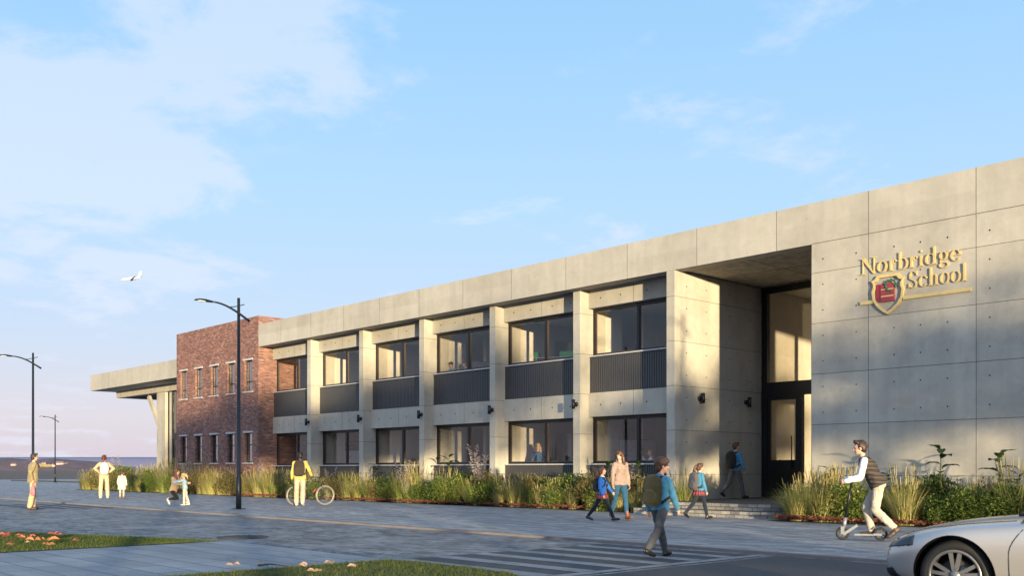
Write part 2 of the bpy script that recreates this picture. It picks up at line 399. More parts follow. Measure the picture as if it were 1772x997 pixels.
# crossings
def crossing(name, x0, x1, y0, y1, n, frac, paint_first=True):
    mb = MB(); mb.add([(x0, y0, RZ + .006), (x1, y0, RZ + .006), (x1, y1, RZ + .006), (x0, y1, RZ + .006)], [(0, 1, 2, 3)])
    p = (y1 - y0) / n
    for i in range(n):
        a = y0 + i * p
        mb.add([(x0 - .02, a, RZ + .011), (x1 + .02, a, RZ + .011), (x1 + .02, a + p * frac, RZ + .011), (x0 - .02, a + p * frac, RZ + .011)], [(0, 1, 2, 3)], 1)
    mb.add([(x1 + .03, y0, RZ + .009), (x1 + .22, y0, RZ + .009), (x1 + .22, y1, RZ + .009), (x1 + .03, y1, RZ + .009)], [(0, 1, 2, 3)], 1)
    tag(mb.build(name, [CROSS, PAINT]), kind='structure')
crossing('crossing_marking', -11.5, -8.55, 8.25, 12.75, 6, .40)
mb = MB()
for i in range(4):
    y = 10.55 + i * .62; x0 = -39.6 + i * .35
    mb.add([(x0, y, RZ + .006), (x0 + 5.4, y, RZ + .006), (x0 + 5.4, y + .30, RZ + .006), (x0, y + .30, RZ + .006)], [(0, 1, 2, 3)])
tag(mb.build('far_crossing_marking', [CROSS]), kind='structure')
# planting beds
sheet('planting_bed', [(-64, 21.9), (-17.3, 21.9), (-17.3, 23.78), (-64, 23.78)], 0.012, SOIL)
sheet('corner_planting_bed', [(-13.6, 20.9), (8, 20.9), (8, 23.02), (-13.6, 23.02)], 0.012, SOIL)
# distant ridge and hills
def ridge(name, y_at, x0, x1, h, base, mat, seed, n=90, depth=120, rough=.3, taper=0):
    rnd = random.Random(seed); mb = MB(); pts = []
    ph = [rnd.uniform(0, 6) for _ in range(5)]
    for i in range(n):
        u = i / (n - 1); x = x0 + (x1 - x0) * u
        tp_ = min(1.0, (1 - u) / taper) if taper else 1.0; tp_ = tp_ * tp_ * (3 - 2 * tp_)
        hh = tp_ * h * (1 + rough * (.5 * math.sin(u * 9 + ph[0]) + .3 * math.sin(u * 23 + ph[1]) + .2 * math.sin(u * 57 + ph[2])))
        pts.append((x, hh))
    v = []; 
    for (x, hh) in pts: v += [(x, y_at, base), (x, y_at + depth * .35, hh * .8), (x, y_at + depth * .6, hh), (x, y_at + depth, base)]
    f = []
    for i in range(n - 1):
        for k in range(3): f.append((i * 4 + k, i * 4 + 4 + k, i * 4 + 5 + k, i * 4 + 1 + k))
    mb.add(v, f, 0, True)
    o = mb.build(name, mat); return tag(o, kind='structure')
m_, t_, b_ = new_mat('heath_slope', (.08, .05, .05), .95)
v_ = coords(t_); L(t_, ramp(t_, noise(t_, v_, .05, 8, .65), [(.3, (.07, .045, .05)), (.58, (.13, .085, .095)), (.70, (.26, .19, .20))]), b_.inputs['Base Color'])
HEATH = m_
VIOL = plain('haze_violet_ridge', (.20, .19, .28), .95, var=.06, scale=.01)  # distance haze is put into the violet base colour
def on_hill(px, dist): 
    v = _f * dist + _r * ((px - 886) / FPX * dist); return Vector((v.x, v.y, 0))
hc_ = on_hill(-40, 1000); hrz = R(47.37)
o = ridge('hill', 0, -260, 190, 13.0, -1.0, HEATH, 3, depth=160, rough=.22, taper=.42); o.location = hc_; o.rotation_euler = (0, 0, hrz)
o = ridge('far_hills', 0, -2600, 2600, 25.5, -2, VIOL, 5, depth=300, rough=.015); o.location = on_hill(300, 1800); o.rotation_euler = (0, 0, hrz)
# pale farmhouses on the hillside
PW = plain('farmhouse_wall', (.36, .28, .28), .8); PR = plain('farmhouse_roof', (.20, .12, .11), .8)
for i, (px, z, s_, lab) in enumerate(((24, 6.5, .5, 'small pale farmhouse on the far hillside left of the first lamp'), (76, 8.0, .42, 'small pale farmhouse on the far hillside between the two left lamps'), (103, 7.2, .7, 'larger pale farmhouse on the far hillside just right of the thin lamp'), (113, 7.6, .45, 'small pale farmhouse beside the larger one on the far hillside'), (127, 6.4, .45, 'rightmost small pale farmhouse on the far hillside'))):
    p = on_hill(px, 1032 + 6 * i); h = thing('farmhouse', lab, 'house', (p.x, p.y, z - 1.5), hrz + .3 * i, 'farmhouses on the far hill')
    mb = MB(); mb.box(-5 * s_, 5 * s_, -3.5 * s_, 3.5 * s_, -3, 3.2 * s_); mb.build('wall', PW, h)
    mb = MB(); mb.prism([(-3.9 * s_, 3.2 * s_), (3.9 * s_, 3.2 * s_), (0, 5.8 * s_)], -5.3 * s_, 5.3 * s_, 0, lambda a, b, d: (d, a, b)); mb.build('roof', PR, h)
# low kerb wall at the end of the plaza
mb = MB(); mb.box(-118, -76, 33.6, 34.1, -.1, .10)
tag(mb.build('plaza_edge_kerb', ASPH), kind='structure')
mb = MB(); mb.add([(-135, 13.0, -.02), (-75, 13.0, -.02), (-75, 48, -.02), (-135, 48, -.02)], [(0, 1, 2, 3)])
tag(mb.build('plaza_paving', PAVE), kind='structure')

# ------------------------------------------------------------------ school building
school = thing('school_building', 'long two storey concrete school building with dark windows and overhanging roof fascia', 'school building', (0, 0, 0))
JW = .005
def vj(mb, x, z0, z1, y, p=.002): mb.box(x - JW, x + JW, y - p, y + .01, z0, z1, 1)
def hj(mb, x0, x1, z, y, p=.003): mb.box(x0, x1, y - p, y + .01, z - JW, z + JW, 1)
def hole(mb, x, z, y, r=.018):
    n = 10; mb.add([(x, y - .004, z)] + [(x + r * math.cos(2 * math.pi * k / n), y - .004, z + r * math.sin(2 * math.pi * k / n)) for k in range(n)],
                   [(0, k + 1, (k + 1) % n + 1) for k in range(n)], 2)
CM = [CONC, JOINT, HOLE]
XR = 6.0  # right end of the building, outside the frame
mb = MB(); mb.box(XB + .004, XR, FY, FY + .42, FZ0, FZ1)
k = 0
while -9.48 - 2.594 * k > XB + .5: vj(mb, -9.48 - 2.594 * k, FZ0 + .002, FZ1, FY); k += 1
for k in range(1, 6): vj(mb, -9.48 + 2.594 * k, FZ0, FZ1, FY)
hj(mb, XS, XR, FZ0 + .01, FY)
mb.build('fascia', [CONC2, JOINT], school)
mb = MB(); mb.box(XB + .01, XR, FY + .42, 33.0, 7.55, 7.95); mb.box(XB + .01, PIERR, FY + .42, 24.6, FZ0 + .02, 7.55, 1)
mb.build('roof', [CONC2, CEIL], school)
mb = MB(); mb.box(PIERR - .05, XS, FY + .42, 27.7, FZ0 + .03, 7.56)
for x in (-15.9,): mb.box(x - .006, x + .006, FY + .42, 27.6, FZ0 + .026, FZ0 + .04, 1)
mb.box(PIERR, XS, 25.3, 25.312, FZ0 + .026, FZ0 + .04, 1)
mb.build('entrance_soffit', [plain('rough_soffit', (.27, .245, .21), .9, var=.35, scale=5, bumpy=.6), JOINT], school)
# sign wall
mb = MB(); mb.box(XS, -8.2, FY + .003, FY + .45, -.1, FZ0 - .002); mb.box(-8.2, 5.4, FY + .003, FY + .45, 6.3, FZ0 - .002); mb.box(-8.2, 5.4, FY + .003, FY + .45, -.1, .5); mb.box(5.4, XR, FY + .003, FY + .45, -.1, FZ0 - .002)  # opening right of the lettering is added to sunlight the hall
for z in ZS: hj(mb, XS, -8.2, z, FY + .003)
for k in range(-1, 1): vj(mb, -9.48 + 2.594 * k, -.1, FZ0 - .01, FY + .003)
for x in [-13.31, -12.40, -11.42, -10.77, -10.13, -9.18]:
    for i in range(-2, 5): hole(mb, x, 4.02 + .654 * i, FY + .003, .018)
    for z in (5.98 + .65,): hole(mb, x, z, FY + .003, .018)
mb.build('sign_wall', CM, school)
# entrance side wall with its pier edge
mb = MB(); mb.box(PIERL, PIERR, FY + .004, 27.45, -.1, FZ0 - .002)
for z in ZS:
    mb.box(PIERL - .002, PIERR + .003, FY + .001, 27.45, z - JW, z + JW, 1)
for y in (23.60, 24.55, 25.75, 26.85):
    for i in range(-3, 5):
        z = 4.02 + .654 * i; n = 10
        mb.add([(PIERR + .004, y, z)] + [(PIERR + .004, y + .022 * math.cos(6.2832 * k / n), z + .022 * math.sin(6.2832 * k / n)) for k in range(n)], [(0, k + 1, (k + 1) % n + 1) for k in range(n)], 2)
mb.build('entrance_wall', CM, school)
mb = MB(); mb.box(XS - .28, XS - .002, FY + .45, 24.6, -.1, FZ0 + .03); mb.build('entrance_wall', [CONC], school)
mb = MB()
for y0, y1, z0, z1 in ((24.6, 24.72, .36, 7.0), (26.0, 26.1, .36, 7.0), (27.38, 27.5, .36, 7.0), (24.72, 27.38, 3.6, 3.9)): mb.box(XS - .20, XS - .10, y0, y1, z0, z1)
gs = mb.build('added_side_glazing', BLACK, school)  # unseen glazing, added to pass sunlight on into the hall
g = MB(); g.add([(XS - .15, 24.7, .36), (XS - .15, 27.4, .36), (XS - .15, 27.4, 7.0), (XS - .15, 24.7, 7.0)], [(0, 1, 2, 3)]); g.build('pane', GLASS, gs)
mb = MB()
for x0, x1, z0, z1 in ((-8.2, -8.1, .5, 6.3), (-1.45, -1.35, .5, 6.3), (5.3, 5.4, .5, 6.3), (-8.1, -1.45, 6.2, 6.3), (-1.35, 5.3, 6.2, 6.3)): mb.box(x0, x1, FY + .2, FY + .3, z0, z1)
gw = mb.build('added_hall_window', BLACK, school)  # unseen window, added so that the sun reaches the hall
g = MB(); g.add([(-8.1, FY + .25, .5), (5.3, FY + .25, .5), (5.3, FY + .25, 6.2), (-8.1, FY + .25, 6.2)], [(0, 1, 2, 3)]); g.build('pane', GLASS, gw)
# pillars
for x in PILL:
    mb = MB(); mb.box(x, x + .30, COLY, 24.6, -.1, FZ0 + .018)
    for z in ZS: mb.box(x - .003, x + .303, COLY - .003, 24.02, z - JW, z + JW, 1)
    mb.build('pillar', [CONC, JOINT], school)
# bays
BAYS = [(XB, PILL[0])] + [(PILL[i] + .30, PILL[i + 1]) for i in range(4)] + [(PILL[4] + .30, PIERL)]
def slat_panel(x0, x1, z0, z1):
    mb = MB(); y = SPANY; mb.box(x0, x1, y + .03, y + .08, z0, z1)
    n = int((x1 - x0) / .092); p = (x1 - x0) / n
    for i in range(n): mb.box(x0 + i * p + .012, x0 + (i + 1) * p - .012, y, y + .031, z0 + .004, z1 - .004)
    mb.build('spandrel_panel', SLATS, school)
def window(x0, x1, z0, z1, pn='window'):
    e = .003; mb = MB(); y0, y1 = WINY - .03, WINY + .07; w = .085
    x0 += e; x1 -= e; xm = (x0 + x1) / 2
    mb.box(x0, x1, y0, y1, z1 - w - .02, z1); mb.box(x0, x1, y0, y1, z0, z0 + w * .75)
    for a, b in ((x0, x0 + w), (xm - .05, xm + .05), (x1 - w, x1)): mb.box(a, b, y0 + .002, y1 - .002, z0 + w * .75, z1 - w - .02)
    # slim sash profile
    for a, b in ((x0 + w, xm - .05), (xm + .05, x1 - w)):
        s = .022
        mb.box(a, a + s, y0 + .03, y1 - .01, z0 + w * .75, z1 - w - .02, 1); mb.box(b - s, b, y0 + .03, y1 - .01, z0 + w * .75, z1 - w - .02, 1)
        mb.box(a + s, b - s, y0 + .03, y1 - .01, z0 + w * .75, z0 + w * .75 + s, 1)
    o = mb.build('window', [BLACK, plain('sash_bronze', (.09, .06, .05), .4, .3)], school)
    for a, b in ((x0 + w, xm - .05), (xm + .05, x1 - w)):
        g = MB(); g.add([(a, WINY + .02, z0 + .06), (b, WINY + .02, z0 + .06), (b, WINY + .02, z1 - .1), (a, WINY + .02, z1 - .1)], [(0, 1, 2, 3)])
        g.build('pane', GLASS, o)
    s = MB(); s.box(x0 - e, x1 + e, SPANY - .06, WINY - .032, z0 - .045, z0 - .003); s.build('sill', SILL, o)
BANDZ = (2.96, 3.735)
for bi, (x0, x1) in enumerate(BAYS):
    c = (x0 + x1) / 2 if bi else (x0 + .6 + x1) / 2
    if bi == 0: c = (x0 + x1) / 2 + .1
    for nm, z0, z1, zh in (('lintel', 6.49, FZ0 + .016, 6.78), ('concrete_band', BANDZ[0], BANDZ[1], 3.34)):
        mb = MB(); mb.box(x0, x1, BANDY, 24.3, z0, z1)
        vj(mb, c, z0, z1, BANDY)
        for dx in (-1.38, -.53, .53, 1.38): hole(mb, c + dx, zh, BANDY, .026)
        mb.build(nm, CM, school)
    slat_panel(x0, x1, BANDZ[1] + .003, 4.905); slat_panel(x0, x1, .02, 1.40)
    window(x0, x1, 4.95, 6.487); window(x0, x1, 1.447, 2.957)
    for z0, z1 in ((0, 1.395), (BANDZ[1] + .004, 4.90)):
        mb = MB(); mb.box(x0, x1, SPANY + .082, 24.2, z0, z1); mb.build('parapet_wall', PLASTER, school)
# rooms
XI0, XI1, YI1 = XB + .01, -9.0, 31.0
mb = MB(); mb.box(XI0, PIERL, 24.3, YI1, .30, .42); mb.box(XI0, PIERL, 24.3, YI1, 3.72, 3.90); mb.build('room_floor', FLOORM, school)
mb = MB(); mb.box(XI0, PIERL, 24.3, YI1, 3.12, 3.30); mb.box(XI0, PIERL, 24.6, YI1, 6.62, 6.80); mb.build('room_ceiling', plain('room_ceiling_paint', (.42, .41, .38), .9), school)
mb = MB(); mb.box(XI0, PIERL, YI1, YI1 + .2, -.1, 7.5); mb.build('room_back_wall', PLASTER, school)
mb = MB()
for i, x in enumerate(PILL):
    for lv, (z0, z1) in enumerate(((.42, 3.12), (3.9, 6.62))):
        xx = x + .05
        if i in (1, 3) or (i == 0 and lv == 1) : # wall, opening, wall
            mb.box(xx, xx + .2, 24.6, 26.4, z0, z1); mb.box(xx, xx + .2, 27.3, 28.2, z0, z1); mb.box(xx, xx + .2, 28.9, YI1, z0, z1); mb.box(xx, xx + .2, 26.4, 28.9, z0 + 2.2, z1 - .001)
        elif i == 0: mb.box(xx, xx + .2, 24.6, 25.2, z0, z1)
        else:
            mb.box(xx, xx + .2, 24.6, 25.5, z0, z1); mb.box(xx, xx + .2, 26.6, YI1, z0, z1)
mb.build('room_partition', PLASTER, school)
# entrance glazing: hall behind it
GY = 27.5
mb = MB(); xa, xb = PIERR + .002, XS - .3
for a, b, z0, z1 in ((xa, xa + .20, .36, 7.05), (xb - .1, xb, .36, 7.05), (xa + .2, xb - .1, 6.86, 7.05), (xa + .2, xb - .1, 3.58, 4.02), (-16.75, -16.62, .36, 3.58)):
    mb.box(a, b, GY, GY + .16, z0, z1)
gl = mb.build('entrance_glazing', BLACK, school)
g = MB()
for a, b, z0, z1 in ((xa + .2, xb - .1, 4.02, 6.86), (-16.62, xb - .1, .40, 3.58)):
    g.add([(a, GY + .08, z0), (b, GY + .08, z0), (b, GY + .08, z1), (a, GY + .08, z1)], [(0, 1, 2, 3)])
g.build('pane', GLASS, gl)
mb = MB(); dx0, dx1 = xa + .20, -16.75
mb.box(dx0, dx1, GY + .03, GY + .09, .38, 1.55); mb.box(dx0, dx0 + .12, GY + .03, GY + .09, 1.55, 3.45); mb.box(dx1 - .10, dx1, GY + .03, GY + .09, 1.55, 3.45); mb.box(dx0, dx1, GY + .03, GY + .09, 3.45, 3.575)
dr = mb.build('door', BLACK, school)
g = MB(); g.add([(dx0 + .1, GY + .06, 1.55), (dx1 - .1, GY + .06, 1.55), (dx1 - .1, GY + .06, 3.45), (dx0 + .1, GY + .06, 3.45)], [(0, 1, 2, 3)]); g.build('pane', GLASS, dr)
mb = MB(); mb.tube([(dx1 - .2, GY - .04, 1.25), (dx1 - .2, GY - .04, 2.3)], .018, 8); mb.tube([(dx1 - .2, GY - .04, 1.4), (dx1 - .2, GY + .04, 1.4)], .012, 6); mb.build('handle', BLACK, dr)
mb = MB(); mb.box(PIERR - .3, PIERR - .02, 27.7, 36, .3, 7.05); mb.box(PIERR - .3, XR - .3, 32.7, 32.9, .3, 7.05)

mb.build('hall_wall', PLASTER, school)
mb = MB(); mb.box(PIERR - .2, XS - .3, 27.7, 32.7, 7.06, 7.2); mb.box(XS - .05, XR - .3, FY + .45, 32.7, 7.06, 7.2); mb.build('hall_ceiling', plain('hall_ceiling_paint', (.45, .43, .39), .9), school)
mb = MB(); mb.box(PIERR - .2, XS - .3, 27.7, 32.7, .2, .355); mb.box(XS - .05, XR - .3, FY + .45, 32.7, .2, .355); mb.build('hall_floor', FLOORM, school)
# outer shell out of sight: back and right end
mb = MB(); mb.box(XB + .02, XR, 33.0, 33.3, -.1, 7.54); mb.box(XR - .3, XR, FY + .45, 33.0, -.1, 7.54); mb.build('rear_wall', CONC, school)
# entrance steps
m_, t_, b_ = new_mat('split_stone', (.3, .28, .25), .9)
v_ = coords(t_); br = N(t_, 'ShaderNodeTexBrick'); L(t_, coords(t_, rot=(R(90), 0, 0)), br.inputs['Vector']); br.inputs['Scale'].default_value = 1
br.inputs['Brick Width'].default_value = .28; br.inputs['Row Height'].default_value = .09; br.inputs['Mortar Size'].default_value = .006
br.inputs['Color1'].default_value = (.20, .19, .18, 1); br.inputs['Color2'].default_value = (.40, .37, .33, 1); br.inputs['Mortar'].default_value = (.07, .065, .06, 1)
cc = mixc(t_, .6, br.outputs['Color'], ramp(t_, noise(t_, v_, 9, 6, .7), [(.3, .45), (.7, 1.1)]), 'MULTIPLY')
L(t_, cc, b_.inputs['Base Color']); bump(t_, b_, mathn(t_, 'ADD', noise(t_, v_, 14, 6, .7), br.outputs['Fac']), .8, .03)
STONE = m_
def plat(y0, x0, x1, z0, z1, rr=.9):
    poly = [(x0, FY), (x0, y0)]
    for k in range(9):
        a = -90 + 90 * k / 8; poly.append((x1 - rr + rr * math.cos(R(a)), y0 + rr + rr * math.sin(R(a))))
    poly += [(x1, FY)]
    return poly
steps = thing('entrance_steps', 'two low rough stone steps with a rounded corner leading to the entrance', 'steps', (0, 0, 0))
mb = MB(); mb.prism(plat(21.38, -18.2, -13.66, 0, 0), -.1, .18, 0, lambda a, b, d: (a, b, d)); mb.build('step', STONE, steps)
mb = MB(); mb.prism(plat(21.74, -18.2, -13.95, 0, 0, .7), .18, .36, 0, lambda a, b, d: (a, b, d)); mb.box(PIERR + .003, XS - .285, FY + .002, 27.7, .1, .36); mb.build('step', STONE, steps)

# ------------------------------------------------------------------ brick wing
wing = thing('brick_wing', 'red brick two storey block with ten narrow windows between school and canopy', 'brick building', (0, 0, 0))
XL, BZ = -51.7, 8.53
wx = [-51.22 + 1.785 * i for i in range(5)]; ww = .77
rows = ((1.58, 3.01), (5.0, 6.49))
mb = MB(); T = .34
edges = [XL] + [e for x in wx for e in (x, x + ww)] + [XB]
for i in range(0, len(edges) - 1):
    if i % 2 == 0: mb.box(edges[i], edges[i + 1], FY, FY + T, -.1, BZ)
    else:
        for z0, z1 in ((-.1, rows[0][0]), (rows[0][1], rows[1][0]), (rows[1][1], BZ)): mb.box(edges[i], edges[i + 1], FY, FY + T, z0, z1)
mb.box(XB - T, XB, FY + T, 33, -.1, BZ); mb.box(XL, XL + T, FY + T, 33, -.1, BZ); mb.box(XL, XB, 33, 33 + T, -.1, BZ)
mb.build('wall', BRICK, wing)
mb = MB(); mb.box(XL + T, XB - T, FY + T, 33, 7.9, 8.1); mb.build('roof', CONC, wing)
mb = MB(); mb.box(XL + T, XB - T, FY + T, 33, 3.55, 3.75); mb.box(XL + T, XB - T, 29, 29.2, 0, 7.9); mb.box(XL + T, XB - T, FY + T, 33, -.05, .3); mb.build('room_interior', plain('sky_tinted_room', (.10, .13, .16), .8), wing)  # bluish room colour stands in for sky reflected in the panes
for r_, (z0, z1) in enumerate(rows):
    for x in wx:
        f = MB(); y = FY + .12; w = .045
        f.box(x, x + w, y, y + .06, z0, z1); f.box(x + ww - w, x + ww, y, y + .06, z0, z1); f.box(x + w, x + ww - w, y, y + .06, z1 - w, z1); f.box(x + w, x + ww - w, y, y + .06, z0, z0 + w)
        zm = z0 + (z1 - z0) * (.60 if r_ == 0 else .32)
        f.box(x + w, x + ww - w, y, y + .06, zm - .025, zm + .025)
        o = f.build('window', BLACK, wing)
        g = MB(); g.add([(x + w, y + .03, z0), (x + ww - w, y + .03, z0), (x + ww - w, y + .03, z1), (x + w, y + .03, z1)], [(0, 1, 2, 3)]); g.build('pane', GLASSB, o)
        s = MB(); s.box(x - .09, x + ww + .09, FY - .04, FY + .05, z1 + .001, z1 + .085); s.build('lintel', SILL, o)
        s = MB(); s.box(x - .09, x + ww + .09, FY - .06, FY + .11, z0 - .06, z0 - .001); s.build('sill', SILL, o)

# ------------------------------------------------------------------ canopy pavilion
pav = thing('canopy_pavilion', 'concrete entrance pavilion with wide flat roof slab and slanted strut beyond brick block', 'pavilion', (0, 0, 0))
mb = MB(); mb.box(-68.5, XL - .01, 24.5, 38, 6.54, 7.58)
for x in (-65.3, -62.1, -58.9, -55.7): vj(mb, x, 6.54, 7.58, 24.5)
mb.build('roof_slab', [CONC2, JOINT], pav)
mb = MB(); mb.box(-67.9, XL - .01, 26.0, 26.5, 6.10, 6.54); mb.box(-67.9, -67.4, 26.5, 37, 6.10, 6.54); mb.build('beam', CONC, pav)
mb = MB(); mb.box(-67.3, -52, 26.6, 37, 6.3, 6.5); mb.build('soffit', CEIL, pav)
mb = MB(); mb.box(-61.5, -60.25, 26.1, 26.28, -.1, 6.10); mb.build('column', CONC, pav)
mb = MB(); mb.obox((-62.7, 26.5, 4.80), (.11, 0, .09), (0, .08, 0), (-.98, 0, 1.22)); mb.build('strut', CONC, pav)
mb = MB(); mb.box(-60.30, -60.14, 26.3, 26.5, 0, 6.10); mb.box(-59.74, -59.6, 26.3, 26.5, 0, 6.10); mb.box(-59.6, -52, 26.3, 26.5, 3.1, 3.5); mb.build('glazing_frame', BLACK, pav)
mb = MB(); mb.box(-60.13, -59.75, 26.32, 26.6, 0, 6.10); mb.build('jamb', CONC, pav)
mb = MB(); mb.box(-59.6, -52, 26.40, 26.42, 0, 6.10); mb.build('pane', plain('dark_glass', (.03, .035, .045), .08), pav)
# ------------------------------------------------------------------ sign
SG = FY + .001
GOLD = plain('brushed_gold', (.62, .47, .20), .42, .25, var=.08)
GOLDS = plain('dark_green_edge', (.03, .07, .05), .5)
sign = thing('school_sign', 'raised gold lettering Norbridge School with red book crest and gold bar on concrete wall', 'sign', (-12.2, SG, 5.3))
SGD = .032
class Glyphs:
    "serif letters cut from strokes; every stroke gets its own depth so that no two faces coincide"
    def __init__(s, d): s.mb = MB(); s.k = 0; s.d = d
    def poly(s, pts):
        s.k += 1; dep = s.d + .0012 * (s.k % 9)
        s.mb.prism(pts, 0.0, -dep, 0, lambda a, b, d: (a, d, b))
    def rect(s, x0, x1, z0, z1): s.poly([(x0, z0), (x1, z0), (x1, z1), (x0, z1)])
    def arc(s, cx, cz, rx, rz, a0, a1, thin, thick, tilt=0.0):
        "broad-nib bowl: thick at the sides, thin at top and bottom, built as short quads"
        n = max(6, int(abs(a1 - a0) / 14)); out = []; inn = []
        for i in range(n + 1):
            a = R(a0 + (a1 - a0) * i / n); w = thin + (thick - thin) * abs(math.cos(a + tilt)) ** 1.3
            out.append((cx + rx * math.cos(a), cz + rz * math.sin(a)))
            inn.append((cx + (rx - w) * math.cos(a), cz + (rz - w * .75) * math.sin(a)))
        s.k += 1; dep = s.d + .0012 * (s.k % 9)
        m = n + 1; v = []
        for d in (0.0, -dep):
            v += [(p[0], d, p[1]) for p in out] + [(p[0], d, p[1]) for p in inn]
        f = []
        for i in range(n):
            f += [(2 * m + i, 2 * m + i + 1, 3 * m + i + 1, 3 * m + i), (i, i + 1, 2 * m + i + 1, 2 * m + i), (m + i, m + i + 1, 3 * m + i + 1, 3 * m + i), (i, i + 1, m + i + 1, m + i)]
        f += [(0, m, 3 * m, 2 * m), (m - 1, 2 * m - 1, 4 * m - 1, 3 * m - 1)]
        s.mb.add(v, f, 0)
    def letter(s, ch, x, z, h):
        "h = cap height; returns the advance"
        t = .108 * h; th = .042 * h; xh = .64 * h; sf = .045 * h
        def stem(x0, z0, z1, top=True, bot=True):
            s.rect(x0, x0 + t, z0, z1)
            if bot: s.rect(x0 - .55 * t, x0 + 1.55 * t, z0, z0 + sf)
            if top: s.poly([(x0 - .6 * t, z1 - .10 * h), (x0 + .02 * h, z1 - sf), (x0 + t * .6, z1), (x0 - .05 * t, z1 - .045 * h)])
        if ch == 'N':
            s.rect(x + .06 * h, x + .06 * h + th * 1.2, z, z + h); s.rect(x + .66 * h, x + .66 * h + th * 1.2, z, z + h)
            s.poly([(x + .0 * h, z + h), (x + .18 * h, z + h), (x + .72 * h, z - .01 * h), (x + .66 * h, z - .01 * h), (x + .62 * h, z + .03 * h)])
            for a in (.0,): s.rect(x - .03 * h, x + .22 * h, z, z + sf)
            s.rect(x + .56 * h, x + .82 * h, z + h - sf, z + h); s.rect(x - .06 * h, x + .16 * h, z + h - sf, z + h)
            return .86 * h
        if ch == 'o': s.arc(x + .27 * h, z + xh / 2, .27 * h, xh / 2 + .01 * h, 0, 360, th, t, .25); return .60 * h
        if ch == 'r':
            stem(x + .07 * h, z, z + xh); s.arc(x + .31 * h, z + xh * .60, .14 * h, xh * .40, 40, 165, th, t * .9)
            s.mb.ell((x + .40 * h, -s.d * .6, z + xh * .86), (.062 * h, s.d * .4, .062 * h), None, 10, 6); return .47 * h
        if ch in 'bdh':
            bx = x + .07 * h if ch != 'd' else x + .40 * h
            stem(bx, z, z + 1.04 * h, True, ch == 'h')
            if ch == 'b': s.arc(x + .28 * h, z + xh / 2, .27 * h, xh / 2 + .01 * h, -150, 150, th, t); return .60 * h
            if ch == 'd':
                s.arc(x + .27 * h, z + xh / 2, .27 * h, xh / 2 + .01 * h, 30, 330, th, t); s.rect(bx + t, bx + 1.7 * t, z, z + sf); return .66 * h
            s.arc(x + .30 * h, z + xh * .62, .19 * h, xh * .38, 0, 160, th, t); s.rect(x + .49 * h - t, x + .49 * h, z, z + xh * .63); s.rect(x + .49 * h - 1.55 * t, x + .49 * h + .55 * t, z, z + sf); return .63 * h
        if ch == 'i':
            stem(x + .07 * h, z, z + xh); s.mb.ell((x + .07 * h + t / 2, -s.d * .6, z + xh + .24 * h), (.075 * h, s.d * .4, .075 * h), None, 10, 6); return .33 * h
        if ch == 'l': stem(x + .07 * h, z, z + 1.04 * h); return .33 * h
        if ch == 'e':
            s.arc(x + .26 * h, z + xh / 2, .26 * h, xh / 2 + .01 * h, 8, 322, th, t); s.rect(x + .08 * h, x + .50 * h, z + xh * .50, z + xh * .50 + th); return .57 * h
        if ch == 'c':
            s.arc(x + .26 * h, z + xh / 2, .26 * h, xh / 2 + .01 * h, 42, 322, th, t); s.mb.ell((x + .43 * h, -s.d * .6, z + xh * .79), (.06 * h, s.d * .4, .06 * h), None, 10, 6); return .55 * h
        if ch == 'g':
            s.arc(x + .25 * h, z + xh * .64, .21 * h, xh * .37, 0, 360, th, t * .85); s.arc(x + .27 * h, z - .13 * h, .25 * h, .17 * h, 0, 360, th, t * .8)
            s.poly([(x + .10 * h, z + .21 * h), (x + .16 * h, z + .20 * h), (x + .17 * h, z + .06 * h), (x + .42 * h, z + .05 * h), (x + .42 * h, z - .02 * h), (x + .10 * h, z - .0 * h), (x + .06 * h, z + .08 * h)])
            s.poly([(x + .40 * h, z + xh * .88), (x + .56 * h, z + xh * 1.02), (x + .56 * h, z + xh * .90), (x + .44 * h, z + xh * .80)]); return .58 * h
        if ch == 'S':
            s.arc(x + .27 * h, z + .745 * h, .23 * h, .265 * h, 30, 200, th, t); s.arc(x + .27 * h, z + .255 * h, .25 * h, .265 * h, -160, 20, th, t)
            s.poly([(x + .04 * h, z + .68 * h), (x + .13 * h, z + .56 * h), (x + .50 * h, z + .36 * h), (x + .52 * h, z + .26 * h), (x + .39 * h, z + .28 * h), (x + .33 * h, z + .39 * h), (x + .07 * h, z + .55 * h)])
            s.rect(x + .45 * h, x + .45 * h + th, z + .72 * h, z + h * .99); s.rect(x + .02 * h, x + .02 * h + th, z + .02 * h, z + .30 * h); return .60 * h
        return .3 * h
def word(txt, x0, x1, z, h):
    g = Glyphs(SGD); w = 0
    for ch in txt: w += Glyphs(.05).letter(ch, 0, 0, h)
    k = (x1 - x0) / w; x = 0
    for ch in txt: x += g.letter(ch, x, 0, h)
    g.mb.v = [(p[0] * k + x0, p[1], p[2] + z) for p in g.mb.v]
    o = g.mb.build('lettering', GOLD, sign); return o
